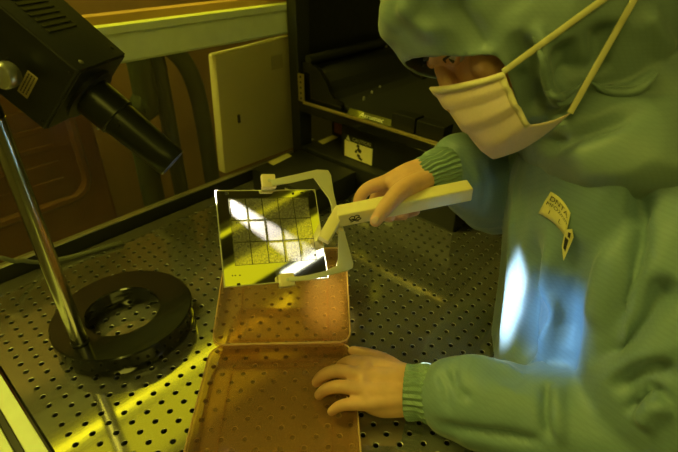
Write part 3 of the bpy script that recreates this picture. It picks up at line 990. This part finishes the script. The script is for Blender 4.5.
# left hand, palm down on the case rim
LW = [Z(416, 383, .036, .0185), Z(414, 398, .034, .0175)]
lk = {'i': Z(368, 362, .043, .0100), 'm': Z(363, 376, .046, .0102), 'r': Z(364, 390, .043, .0098), 'p': Z(368, 404, .035, .0090)}
finger(body, [lk['i'], Z(352, 361.5, .047, .0090), Z(342, 365, .035, .0080), Z(338, 369.5, .0215, .0068)])
finger(body, [lk['m'], Z(338, 371, .049, .0093), Z(323, 375.5, .037, .0083), Z(316.5, 382.5, .0215, .0070)])
finger(body, [lk['r'], Z(340, 386.5, .046, .0089), Z(326, 389.5, .034, .0080), Z(319, 395, .0205, .0068)])
finger(body, [lk['p'], Z(347, 404.5, .036, .0079), Z(338, 407, .028, .0072), Z(331.5, 411.5, .0185, .0060)])
finger(body, [Z(404, 374, .030, .0130), Z(384, 361, .027, .0115), Z(366, 354.5, .024, .0098), Z(353, 351, .0185, .0076)])
for k, w0 in (('i', 0), ('m', 0), ('r', 1), ('p', 1)):
    a, b_ = LW[w0], lk[k]
    mid = tuple((np.array(a) + np.array(b_)) / 2 + np.array([0, 0, .002, .0005]))
    finger(body, [a, mid, b_])
finger(body, [Z(414, 390, .033, .017), Z(390, 388, .034, .0155), Z(370, 384, .036, .0125)])
finger(body, [Z(402, 406, .028, .014), Z(384, 408, .026, .0125), Z(371, 406, .028, .0105)])       # little-finger side of the palm
finger(body, [Z(404, 372, .028, .0130), Z(390, 370, .029, .0125), Z(376, 366, .032, .0105)])
# web between the knuckles
finger(body, [lk['i'], lk['m'], lk['r'], lk['p']])
for k, e in (('i', .0088), ('m', .0092), ('r', .0086), ('p', .0078)):
    q = Vector(lk[k][:3]); add_ellipsoid(body, q + Vector((0, 0, .0048)), (Vector((e, 0, 0)), Vector((0, e * .8, 0)), Vector((0, 0, e * .72))), 14, 10)
for x, y, z, e in ((338, 370, .0535, .0062), (340, 385.6, .0505, .0060), (347, 403.6, .040, .0055)):
    q = at_z(x, y, z); add_ellipsoid(body, q, (Vector((e, 0, 0)), Vector((0, e, 0)), Vector((0, 0, e * .8))), 12, 8)
# left forearm and arm
LE = J(640, 438, .53, .042); LS = J(678, 185, .56, .055)
limb(body, [(*((Vector(LW[0][:3]) + Vector(LW[1][:3])) / 2), .023), J(455, 398, .615, .028), J(540, 418, .575, .036), LE])
limb(body, [LE, J(662, 320, .53, .046), LS])
# right hand round the handle
def JR(x, y, D, r): return (*at_d(x, y, D - .028), r)
RW = [JR(431, 168, .700, .0180), JR(436, 177, .703, .0175)]
rk = {'i': JR(387, 181.5, .700, .0108), 'm': JR(393, 185, .713, .0108), 'r': JR(401, 189, .724, .0102), 'p': JR(410, 193, .733, .0094)}
finger(body, [rk['i'], JR(367, 189, .695, .0092), JR(358.5, 202, .698, .0082), JR(362, 218, .696, .0070)])
finger(body, [rk['m'], JR(376, 197, .719, .0094), JR(377, 212, .716, .0084), JR(390, 217.5, .702, .0072)])
finger(body, [rk['r'], JR(388, 201, .731, .0090), JR(391, 214, .722, .0080), JR(404, 215.5, .706, .0070)])
finger(body, [rk['p'], JR(402, 204, .738, .0080), JR(407, 213, .727, .0072), JR(416, 211.5, .712, .0062)])
finger(body, [JR(424, 181, .682, .0150), JR(402, 190, .657, .0126), JR(386, 207, .640, .0106), JR(375.5, 221, .639, .0080)])
for k, w0 in (('i', 0), ('m', 0), ('r', 1), ('p', 1)):
    a, b_ = RW[w0], rk[k]
    mid = tuple((np.array(a) + np.array(b_)) / 2 + np.array([0, 0, .003, .001]))
    finger(body, [a, mid, b_])
finger(body, [JR(430, 175, .693, .0165), JR(412, 183, .688, .0150), JR(398, 188, .688, .0125)])
finger(body, [JR(428, 172, .696, .0165), JR(408, 176, .694, .0140), JR(392, 182, .694, .0112)])
finger(body, [rk['i'], rk['m'], rk['r'], rk['p']])
RE = JR(497, 208, .84, .042); RS = JR(585, 95, .80, .055)
limb(body, [(*((Vector(RW[0][:3]) + Vector(RW[1][:3])) / 2), .022), JR(462, 176, .735, .030), RE])
limb(body, [RE, JR(540, 150, .83, .046), RS])
# head and neck
add_ellipsoid(body, hp_(-.008, 0, .030), (HF * .098, HL * .077, HU * .092))
add_ellipsoid(body, hp_(.022, 0, -.045), (HF * .068, HL * .060, HU * .076))
add_ellipsoid(body, hp_(.060, 0, -.098), (HF * .024, HL * .024, HU * .020))           # chin
limb(body, [(*hp_(.088, 0, .008), .0085), (*hp_(.100, 0, -.020), .0095), (*hp_(.106, 0, -.036), .0115)], 14)   # nose
for s_ in (-1, 1):
    add_ellipsoid(body, hp_(.098, s_ * .0125, -.038), (HF * .009, HL * .008, HU * .007), 14, 10)
    limb(body, [(*hp_(.088, s_ * .010, .022), .008), (*hp_(.078, s_ * .034, .025), .009), (*hp_(.058, s_ * .054, .018), .008)], 12)  # brow
    add_ellipsoid(body, hp_(.050, s_ * .040, -.032), (HF * .026, HL * .022, HU * .026), 16, 10)      # cheek
    add_ellipsoid(body, hp_(-.012, s_ * .077, -.010), (HF * .016, HL * .007, HU * .030), 16, 10)     # ear
    limb(body, [(*hp_(.080, s_ * .018, .0085), .0035), (*hp_(.081, s_ * .030, .0125), .0038), (*hp_(.071, s_ * .044, .007), .0035)], 10)  # lid
    limb(body, [(*hp_(.080, s_ * .018, .001), .0032), (*hp_(.079, s_ * .030, -.004), .0034), (*hp_(.071, s_ * .044, .001), .0032)], 10)
for dz_, r in ((-.060, .0065), (-.071, .0072)):
    limb(body, [(*hp_(.078, -.022, dz_), .004), (*hp_(.090, 0, dz_), r), (*hp_(.078, .022, dz_), .004)], 12)       # lips
NB = uvz(.345, .625, .345)
limb(body, [(*hp_(-.035, 0, -.055), .055), (*NB, .06), (*uvz(.39, .61, .25), .08)])
torso(body, [(.34, .622, .345, .07, .06), (.37, .615, .31, .17, .075), (.41, .605, .24, .16, .10), (.45, .59, .14, .15, .10), (.50, .575, .04, .14, .09), (.565, .556, -.06, .155, .10), (.58, .55, -.16, .15, .10)])
for s_ in (-1, 1):
    hpv = uvz(.575, .55, -.12) + tl_ * (s_ * .085)
    kn = uvz(.570, .55, -.47) + tl_ * (s_ * .09)
    an = uvz(.60, .545, FL + .085) + tl_ * (s_ * .095)
    limb(body, [(*hpv, .075), (*kn, .052), (*an, .036)])
    limb(body, [(*(an - Vector((0, 0, .03)) - tf * .03), .03), (*(an - Vector((0, 0, .035)) + tf * .06), .03), (*(an - Vector((0, 0, .042)) + tf * .14), .024)])
bme = remeshed('body', body, .0021, 3, .5)
BODY = link('body', bme, M['skin'], person, smooth=True)

# fingernails that show
def nail(p, n, d, w, l):
    n = Vector(n).normalized(); d = Vector(d); d = (d - n * d.dot(n)).normalized(); s = n.cross(d)
    bm = bmesh.new()
    add_ellipsoid(bm, p, (s * w, d * l, n * .0012), 14, 8)
    return bm_obj('fingernail', bm, M['nail'], person, smooth=True)
BT = bvh_of(bme)
# body mesh is stored relative to the person's root
def cast_body(x, y, off=0):
    o = Vector((0, 0, H)) - ROOTLOC[person.name]; d = Vector(ray(x, y)).normalized()
    h = BT.ray_cast(o, d)
    return (h[0] + ROOTLOC[person.name], h[1]) if h[0] is not None else None
for (x, y), (dx, dy) in (((375.5, 220.5), (-6, 10)),):
    q = cast_body(x, y)
    if q:
        e = at_d(x + dx, y + dy, .65) - at_d(x, y, .65)
        nail(q[0] - q[1] * .0002, q[1], e, .0046, .0056)

# eyes and brows
for s_ in (-1, 1):
    bm = bmesh.new(); add_ellipsoid(bm, hp_(.0695, s_ * .031, .004), (HF * .0115, HL * .0125, HU * .0115), 20, 14); ey_ = bm_obj('eye', bm, M['eyewhite'], person, smooth=True)
    bm = bmesh.new(); add_ellipsoid(bm, hp_(.0775, s_ * .031, .002), (HF * .0042, HL * .0058, HU * .0058), 16, 10); bm_obj('iris', bm, M['iris'], ey_, smooth=True)
    bm = bmesh.new(); add_tube(bm, [hp_(.0965, s_ * .014, .026), hp_(.0865, s_ * .036, .031), hp_(.066, s_ * .055, .024)], [.0035, .0042, .002], 8, .5); bm_obj('eyebrow', bm, M['hair'], person, smooth=True)
    bm = bmesh.new(); add_tube(bm, [hp_(.083, s_ * .018, .007), hp_(.0855, s_ * .031, .009), hp_(.075, s_ * .045, .005)], [.0012, .0016, .0012], 6); bm_obj('eyelash', bm, M['hair'], person, smooth=True)

# --- gown
g = bmesh.new()
torso(g, [(.35, .62, .375, .10, .08, .10), (.365, .615, .345, .19, .11, .13), (.395, .602, .27, .205, .148, .16), (.430, .57, .17, .21, .180, .17),
          (.452, .51, .08, .21, .210, .17), (.470, .46, .008, .21, .240, .17), (.53, .50, -.03, .20, .135, .17), (.57, .555, -.12, .205, .135, .17), (.585, .55, -.30, .21, .15, .17)])
limb(g, [J(457, 398, .611, .049), J(474, 401, .604, .054), J(510, 410, .588, .056), J(560, 422, .566, .060), J(610, 432, .545, .068), J(648, 432, .53, .076),
         J(664, 380, .52, .083), J(676, 290, .52, .088), J(682, 210, .545, .090), J(668, 160, .585, .092)], 26)
limb(g, [J(464, 167, .702, .050), J(480, 179, .745, .060), J(496, 198, .82, .062), J(520, 172, .83, .070), J(555, 130, .82, .080), J(590, 100, .78, .09)], 26)
for s_ in (-1, 1):
    limb(g, [(*(uvz(.577, .55, -.26) + tl_ * (s_ * .09)), .105), (*(uvz(.573, .55, -.5) + tl_ * (s_ * .095)), .085), (*(uvz(.60, .545, FL + .13) + tl_ * (s_ * .10)), .07)])
gme = remeshed('gown', g, .0048, 10, .5)
gt = bvh_of(gme)
crumple(gme, 9, .0045, (1, 1, .55), 3.1)
for pts, w, h in (
    ([(553, 226), (552, 262), (549, 288), (557, 312), (548, 340), (541, 375)], .009, .013),
    ([(536, 225), (533, 280), (530, 330), (524, 372)], .013, -.016),
    ([(520, 195), (513, 250), (508, 310), (505, 365)], .011, .007),
    ([(578, 235), (574, 290), (566, 350)], .014, -.010),
    ([(600, 345), (620, 300), (636, 250), (641, 200), (636, 160)], .009, -.020),
    ([(590, 365), (625, 335), (655, 300), (678, 280)], .012, -.020),
    ([(615, 240), (600, 290), (592, 330)], .013, .008),
    ([(548, 383), (546, 410), (550, 440)], .006, -.014),
    ([(557, 381), (558, 410), (561, 445)], .006, .010),
    ([(612, 392), (640, 374), (678, 366)], .008, -.018),
    ([(626, 416), (640, 396), (654, 388), (664, 402)], .005, -.016),
    ([(640, 428), (652, 410), (672, 404)], .007, .012),
    ([(438, 372), (447, 392), (449, 414)], .005, -.010),
    ([(450, 366), (458, 388), (470, 400)], .005, -.009),
    ([(446, 364), (480, 362), (530, 376)], .008, .006),
    ([(432, 420), (470, 430), (520, 438), (545, 440)], .007, -.012),
    ([(460, 150), (470, 175), (468, 205)], .006, -.006),
    ([(478, 160), (486, 185), (482, 212)], .006, -.006),
    ([(560, 170), (610, 165), (678, 140)], .012, -.012)):
    ridge_px(gme, gt, pts, w, h)
co = get_co(gme)
on = (co[:, 1] > TY0 - .004) & (co[:, 2] < .004) & (co[:, 2] > -.07)
below = (co[:, 1] > TY0 - .004) & (co[:, 2] <= -.03)
lim = TY0 - .006
far = co[:, 2] <= -.03
co[far & (co[:, 1] > lim), 1] = lim
on = (co[:, 1] > lim) & (co[:, 2] < .0035)
co[on, 2] = .0035
set_co(gme, co)
gt = bvh_of(gme)
GOWN = link('gown', gme, M['gown'], person, smooth=True)

# shoes
for s_ in (-1, 1):
    an = uvz(.60, .545, FL + .05) + tl_ * (s_ * .095)
    bm = bmesh.new()
    limb(bm, [(*(an - tf * .045), .045), (*(an + tf * .04), .046), (*(an + tf * .15 - Vector((0, 0, .01))), .036)])
    for v in bm.verts: v.co.z = max(v.co.z, FL + .001)
    bm_obj('shoe', bm, M['shoe'], person, smooth=True)

# cuffs
def cuff(path, n=40, ribs=26):
    P = [np.array(q, float) for q in smooth_path(path, 6)]
    rings = []
    up = Vector((0, 0, 1))
    for side in (0, 1):
        seq = P if side == 0 else P[::-1]
        for i, p in enumerate(seq):
            k = i if side == 0 else len(P) - 1 - i
            t = Vector(P[min(k + 1, len(P) - 1)][:3] - P[max(k - 1, 0)][:3]).normalized()
            a = (up - t * up.dot(t)).normalized(); b_ = t.cross(a)
            rr_ = p[3] - (.003 if side else 0)
            ring = []
            for q in range(ribs * 4):
                th = 2 * math.pi * q / (ribs * 4)
                rb = rr_ + (.0015 * math.cos(ribs * th + .6 * math.sin(k * .5)) if side == 0 else 0) + .0012 * math.sin(3 * th + k * .5)
                ring.append(Vector(p[:3]) + a * (rb * math.sin(th) * .86) + b_ * (rb * math.cos(th)))
            rings.append(ring)
    bm = bmesh.new()
    R = add_rings(bm, rings, cap=False)
    n_r = len(R[0])
    for i in range(n_r): bm.faces.new([R[-1][i], R[-1][(i + 1) % n_r], R[0][(i + 1) % n_r], R[0][i]])
    return bm
bm = cuff([J(406, 391, .632, .0345), J(409, 391.2, .631, .0365), J(420, 392, .628, .0368), J(428, 392.5, .625, .0385), J(436, 393.5, .622, .036)])
bm_obj('cuff', bm, M['cuff'], person, smooth=True)
bm = cuff([J(424.5, 175.5, .672, .0255), J(427, 174, .672, .0280), J(434, 171, .674, .0300), J(442, 168, .677, .0320), J(450, 166, .680, .033)])
bm_obj('cuff', bm, M['cuff'], person, smooth=True)

# --- hood
hb = bmesh.new()
add_ellipsoid(hb, hp_(-.004, 0, .026), (HF * .122, HL * .091, HU * .114))
add_ellipsoid(hb, hp_(.010, 0, -.050), (HF * .088, HL * .079, HU * .094))
for ff, uu, rr3 in ((.080, .078, .031), (.042, .105, .042), (.078, .040, .026)):
    limb(hb, [(*hp_(ff - .075, -.066, uu - .012), rr3), (*hp_(ff - .018, -.042, uu), rr3), (*hp_(ff, 0, uu), rr3), (*hp_(ff - .018, .042, uu), rr3), (*hp_(ff - .075, .066, uu - .012), rr3)], 20)
limb(hb, [(*hp_(.03, 0, -.03), .085), (*hp_(-.05, 0, -.06), .105), (*uvz(.335, .625, .40), .12)], 28)
add_ellipsoid(hb, uvz(.36, .615, .345), (tf * .135, tl_ * .20, Vector((0, 0, .085))))
add_ellipsoid(hb, J(645, 85, .56, 0)[:3], (tf * .10, tl_ * .09, Vector((0, 0, .06))))
hme = remeshed('hood', hb, .004, 16, .5)
htree = bvh_of(hme)
crumple(hme, 8, .0050, (1, 1, 1), 7.7)
for pts, w, h in (([(536, 22), (545, 50), (548, 78), (553, 96), (566, 94), (584, 80)], .007, .022),
                  ([(590, 82), (612, 90), (635, 88), (656, 74)], .006, .014),
                  ([(560, 40), (566, 62), (568, 80)], .012, -.020),
                  ([(515, 30), (528, 60), (535, 95), (538, 112)], .010, -.014),
                  ([(400, 0), (415, 18), (440, 40)], .010, .010),
                  ([(450, -5), (470, 25), (490, 55)], .012, -.012),
                  ([(605, 20), (600, 50), (598, 75)], .013, -.016),
                  ([(640, 10), (655, 35), (670, 55)], .010, .010),
                  ([(530, 140), (560, 142), (600, 128), (650, 108)], .010, -.016)):
    ridge_px(hme, htree, pts, w, h)
# cut the face opening and thicken
bm = bmesh.new(); bm.from_mesh(hme)
kill = []
for v in bm.verts:
    q = v.co - HC
    f, l, u = q.dot(HF), q.dot(HL), q.dot(HU)
    top = .029 + 1.22 * (f - .107)
    if f > (.058 + .30 * max(0, -.045 - u)) and u < top and abs(l) < .105 and u > -.19:
        kill.append(v)
bmesh.ops.delete(bm, geom=kill, context='VERTS')
# keep the largest island
for v in bm.verts: v.tag = False
best = []
for v in bm.verts:
    if v.tag: continue
    st_, isl = [v], []
    v.tag = True
    while st_:
        w = st_.pop(); isl.append(w)
        for e in w.link_edges:
            o2 = e.other_vert(w)
            if not o2.tag: o2.tag = True; st_.append(o2)
    if len(isl) > len(best): best = isl
keep = set(best)
bmesh.ops.delete(bm, geom=[v for v in bm.verts if v not in keep], context='VERTS')
for _ in range(6):
    bd = [v for v in bm.verts if v.is_boundary]
    new = {v: sum((e.other_vert(v).co for e in v.link_edges if e.is_boundary), Vector()) / max(1, sum(1 for e in v.link_edges if e.is_boundary)) for v in bd}
    for v, c in new.items(): v.co = v.co * .5 + c * .5
bm.to_mesh(hme); bm.free()
htree = bvh_of(hme)
HOOD = link('hood', hme, M['hood'], person, smooth=True)
sm_ = HOOD.modifiers.new('thick', 'SOLIDIFY'); sm_.thickness = .003; sm_.offset = -1

for pts in ([(534, 38), (543, 60), (546, 78), (550, 92), (559, 97.5), (570, 93), (584, 81)], [(589, 81), (606, 90), (624, 93), (642, 88), (657, 74)]):
    P = [cast(htree, x, y, .0005) for x, y in [tuple(q) for q in smooth_path(pts, 7)]]
    P = [p for p in P if p is not None]
    nP = len(P)
    bm = bmesh.new(); add_tube(bm, P, [.0012 + .0034 * min(1, 4 * min(i, nP - 1 - i) / nP) for i in range(nP)], 12, round_ends=True)
    bm_obj('gathered_fold', bm, M['hood'], HOOD, smooth=True)

# --- face mask: the near half from its outline, the far half mirrored through the middle of the head
def mirror(p):
    q = p - HC
    return p - HL * (2 * q.dot(HL))
def onmid(x, y):            # where the view ray meets the head's middle plane
    o = Vector((0, 0, H)); d = Vector(ray(x, y)); return o + d * ((HC - o).dot(HL) / d.dot(HL))
def at_l(x, y, l):
    o = Vector((0, 0, H)); d = Vector(ray(x, y)); return o + d * ((HC + HL * l - o).dot(HL) / d.dot(HL))
topc = [((430, 87), 0), ((438, 86.5), .014), ((458, 83.5), .040), ((482, 78), .070), ((503, 72), .090)]
midc = [((488, 153), 0), ((491, 151.5), .020), ((502, 145), .045), ((516, 136), .070), ((530, 125), .086)]
botc = [((494, 158), 0), ((502, 156.5), .020), ((524, 148), .040), ((548, 132), .066), ((570, 113), .082)]
def curve(c, n=16):
    P = smooth_path([(x, y, l) for (x, y), l in c], n // 4)
    return [at_l(p[0], p[1], p[2]) for p in P]
T_, Mi, Bo = curve(topc), curve(midc), curve(botc)
rows = []
NR = 15
for r in range(NR + 1):
    t = r / NR
    row = []
    for a, b_ in zip(T_, Mi):
        p = a.lerp(b_, t)
        out = (p - HC); out = (out - HU * out.dot(HU)).normalized()
        ph = (t * 3.0) % 1.0
        plt = .0035 * (ph - .5) * (1 if .05 < t < .97 else 0) + .004 * math.sin(math.pi * t)
        row.append(p + out * plt)
    rows.append(row)
for r in range(1, 6):
    rows.append([a.lerp(b_, r / 5) - HU * (.003 * math.sin(math.pi * r / 5)) for a, b_ in zip(Mi, Bo)])
def sheet_obj(name, rows, m_, parent, th=.0012, mirrored=True):
    bm = bmesh.new()
    G = []
    for row in rows:
        full = ([mirror(p) for p in row[:0:-1]] if mirrored else []) + list(row)
        G.append([bm.verts.new(p) for p in full])
    for a, b_ in zip(G[:-1], G[1:]):
        for i in range(len(a) - 1): bm.faces.new([a[i], a[i + 1], b_[i + 1], b_[i]])
    o = bm_obj(name, bm, m_, parent, smooth=True, auto=60)
    s = o.modifiers.new('thick', 'SOLIDIFY'); s.thickness = th; s.offset = 0
    return o
FM = sheet_obj('face_mask', rows, M['mask'], person)
FM['label'] = 'pale pleated face mask with ties'
# bindings along the top and the sides
def band(row_pts, inner, name):
    R = []
    for p, q in zip(row_pts, inner):
        out = (p - HC).normalized()
        R.append((p + out * .0016, q + out * .0016))
    return sheet_obj(name, [[a for a, _ in R], [b_ for _, b_ in R]], M['mask_edge'], FM, .001)
band(rows[0], [a.lerp(b_, .45) for a, b_ in zip(rows[0], rows[3])], 'nose_band')
side = [rows[r][-1] for r in range(NR + 1)]; side_in = [rows[r][-2].lerp(rows[r][-3], .3) for r in range(NR + 1)]
for fn_, nm in ((lambda p: p, 'side_binding'), (mirror, 'side_binding')):
    A2 = [[fn_(p + HL * .0016) for p in side], [fn_(p + HL * .0016) for p in side_in]]
    sheet_obj(nm, A2, M['mask_edge'], FM, .001, False)
# ties over the hood
def tie(pts, first, name='mask_tie'):
    e = cast(htree, *pts[-1], .006)
    k = first + (e - first) * .5
    P = [first.lerp(e, t / 30) for t in range(31)]
    out = []
    for p in P:
        h = htree.find_nearest(p)
        if h[0] is not None and (p - h[0]).dot(h[1]) < .003: p = p + (Vector((0, 0, H)) - p).normalized() * (.003 - (p - h[0]).dot(h[1]))
        out.append(p)
    e2 = hp_(-.105, 0, .055)                      # on round to the back of the head
    for t in range(1, 15):
        p = out[30].lerp(e2, t / 14)
        h = htree.find_nearest(p)
        q = h[0] + h[1] * .003
        out.append(out[-1] * .35 + q * .65)
    bm = bmesh.new(); add_tube(bm, out, .0032, 10, .5, HL); return bm_obj(name, bm, M['strap'], FM, smooth=True)
tie([(504, 74), (530, 54), (560, 32), (590, 10), (612, -8)], rows[0][-1])
tie([(569, 114), (585, 92), (602, 64), (618, 36), (630, 10), (640, -14)], rows[-1][-1])

# --- name label on the chest, a little crumpled
quad = [(552, 191.5), (571.5, 213), (566.5, 236), (540, 213)]
def on_gown(u, v, off=.0022):
    (x0, y0), (x1, y1), (x2, y2), (x3, y3) = quad
    x = (1 - u) * (1 - v) * x0 + u * (1 - v) * x1 + u * v * x2 + (1 - u) * v * x3
    y = (1 - u) * (1 - v) * y0 + u * (1 - v) * y1 + u * v * y2 + (1 - u) * v * y3
    y -= 2.6 * math.sin(math.pi * u)
    x += 1.2 * math.sin(math.pi * u)
    return cast(gt, x, y, off)
nrm = cast(gt, 558, 212)
if nrm is not None:
    bm = bmesh.new()
    G = [[bm.verts.new(on_gown(i / 8, j / 6)) for i in range(9)] for j in range(7)]
    for a, b_ in zip(G[:-1], G[1:]):
        for i in range(8): bm.faces.new([a[i], a[i + 1], b_[i + 1], b_[i]])
    nl = bm_obj('name_label', bm, M['label_paper'], GOWN, smooth=True); nl['label'] = 'crumpled yellow name label on the chest'
    s = nl.modifiers.new('thick', 'SOLIDIFY'); s.thickness = .0006; s.offset = 1
    for txt, cu_, cv, size in (('DNTA', .52, .22, .30), ('MFO2mm', .53, .46, .22), ('1     L', .5, .74, .22)):
        me = text_mesh(txt, size)
        co = get_co(me)
        set_co(me, np.array([list(on_gown(min(max(cu_ + p[0], 0.01), .99), min(max(cv - p[1] * .9, 0.01), .99), .0034)) for p in co]))
        link('label_print', me, M['ink'], nl)
    bm = bmesh.new()
    fl = [(567, 229), (573.5, 228), (575, 236), (564, 259.5), (563, 245)]
    bm.faces.new([bm.verts.new(cast(gt, x, y, .0030)) for x, y in fl])
    f2 = bm_obj('label_flap', bm, M['label_paper'], GOWN); s = f2.modifiers.new('thick', 'SOLIDIFY'); s.thickness = .0006; s.offset = 1
    bm = bmesh.new()
    for q4 in ([(567.5, 235), (570.5, 238), (566, 250), (564.5, 246)], [(570.5, 231), (573, 232), (572, 237), (570, 235)]):
        bm.faces.new([bm.verts.new(cast(gt, x, y, .0046)) for x, y in q4])
    bm_obj('label_print', bm, M['ink'], f2)

# ------------------------------------------------------------------ lights of the room, with unseen fills and spots added
YEL = (1.0, .92, .10)
def ceiling_light(label, lo, hi, z, col, s, name='ceiling_light', group=None):
    t = thing(name, label, 'light', ((lo[0] + hi[0]) / 2, (lo[1] + hi[1]) / 2, z), group)
    bm = bmesh.new(); bounds_box(bm, (lo[0] - .02, lo[1] - .012, z), (hi[0] + .02, hi[1] + .012, z + .05), .004); bm_obj('lamp_housing', bm, M['alu'], t)
    bm = bmesh.new(); bounds_box(bm, (lo[0], lo[1], z - .004), (hi[0], hi[1], z - .001)); bm_obj('diffuser', bm, emis('lamp_' + str(len(bpy.data.materials)), col, s), t)
    return t
LZ = 1.6
GL = (1.0, .90, .012)
ceiling_light('thin yellow strip light on the ceiling nearest above the photomask', (.35, -.441), (1.1, -.421), LZ, GL, .8)
ceiling_light('wide yellow panel light on the ceiling behind the thin strip light', (.22, -.765), (1.0, -.602), LZ, GL, .68)
ceiling_light('short white strip light on the ceiling beside the wide yellow panel light', (.607, -.850), (.875, -.800), LZ, (1, .97, .86), 3.2)
ceiling_light('large bright yellow key light added on the ceiling above the back rail', (-.45, 1.02), (.22, 1.47), LZ, YEL, 21.0)  # unseen lamp added as the key, set clear of the reflections
ceiling_light('dim yellow panel light on the ceiling beyond the back rail', (.0, 1.54), (2.1, 1.97), LZ, GL, .95)
ceiling_light('large yellow fill light added on the ceiling to the left of the bench', (-.9, -.6), (-.35, .1), LZ, YEL, 6.0)  # unseen fill added to brighten the back rail and cream panel
ceiling_light('large yellow fill light added on the ceiling behind the operator', (-1.0, -2.0), (.5, -1.25), LZ, YEL, 2.0)  # unseen fill added to light the back screen from the front
# tube over the back rail
t = thing('tube_light', 'yellow fluorescent tube fixed above the back rail', 'light', (.55, .91, .47))
bm = bmesh.new(); add_tube(bm, [Vector((.0, .905, .462)), Vector((.775, .905, .462))], .0065, 16); bm_obj('tube', bm, emis('tube_glow', GL, 5.0), t)
bm = bmesh.new(); bounds_box(bm, (-.05, .90, .474), (.795, .935, .504), .003); bm_obj('fitting', bm, M['alu'], t)
for x in (-.02, .77):
    bm = bmesh.new(); bounds_box(bm, (x - .012, .914, .4155), (x + .012, .934, .474)); bm_obj('bracket', bm, M['alu'], t)


def spot(name, loc, target, power, col, deg, blend=.3, size=.01):
    l = bpy.data.lights.new(name, 'SPOT'); l.energy = power; l.color = col; l.spot_size = math.radians(deg); l.spot_blend = blend; l.shadow_soft_size = size
    o = bpy.data.objects.new(name, l); COL.objects.link(o); o.location = loc
    o.rotation_euler = (Vector(target) - Vector(loc)).to_track_quat('-Z', 'Y').to_euler()
    return o
gp = cast(gt, 512, 285) or uvz(.25, .52, .14)
spot('lamp_beam', bo + NX * .118, on_plate(250, 219, 0), 105, (1.0, .93, .86), 10, .3, .004)
spot('reflected_beam_blue', on_plate(285, 250, .10), cast(gt, 546, 322), 6.5, (.14, .48, 1.0), 22, .7, .02)  # added blue spot standing in for the beam the plate throws on the gown
rb = spot('reflected_beam', on_plate(285, 250, .065), cast(gt, 513, 298), 30, (.82, .93, 1.0), 28, .9, .004)  # added spot above the plate in place of its mirrored lamp beam
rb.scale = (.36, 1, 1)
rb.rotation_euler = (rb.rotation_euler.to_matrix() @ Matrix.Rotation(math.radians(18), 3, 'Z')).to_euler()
lg = lo + LV * .088 + CU * .070
spot('lid_glow_spot', uvz(-.05, 1.0, .9), lg, 90, (1, .78, .16), 6, 1.0)  # added unseen spot that makes the orange glow on the case lid

w = bpy.data.worlds.new('room_air'); SC.world = w; w.use_nodes = True
w.node_tree.nodes['Background'].inputs[0].default_value = (.8, .75, .12, 1); w.node_tree.nodes['Background'].inputs[1].default_value = .05

# ------------------------------------------------------------------ camera
cd = bpy.data.cameras.new('camera'); cam = bpy.data.objects.new('camera', cd); COL.objects.link(cam)
R4 = Matrix(((MM[0, 0], -MM[0, 1], -MM[0, 2], 0), (MM[1, 0], -MM[1, 1], -MM[1, 2], 0), (MM[2, 0], -MM[2, 1], -MM[2, 2], H), (0, 0, 0, 1)))
cam.matrix_world = R4
cd.sensor_width = 36; cd.lens = FPX / 678 * 36; cd.clip_start = .02; cd.clip_end = 30
cd.dof.use_dof = True; cd.dof.focus_distance = .66; cd.dof.aperture_fstop = 5.6
SC.camera = cam

for o in list(SC.objects):
    if o.parent is None:
        o.location.z += TZ

SC.view_settings.view_transform = 'Standard'
SC.view_settings.look = 'None'
SC.view_settings.gamma = 1
SC.view_settings.use_curve_mapping = False
SC.view_settings.exposure = 0.0
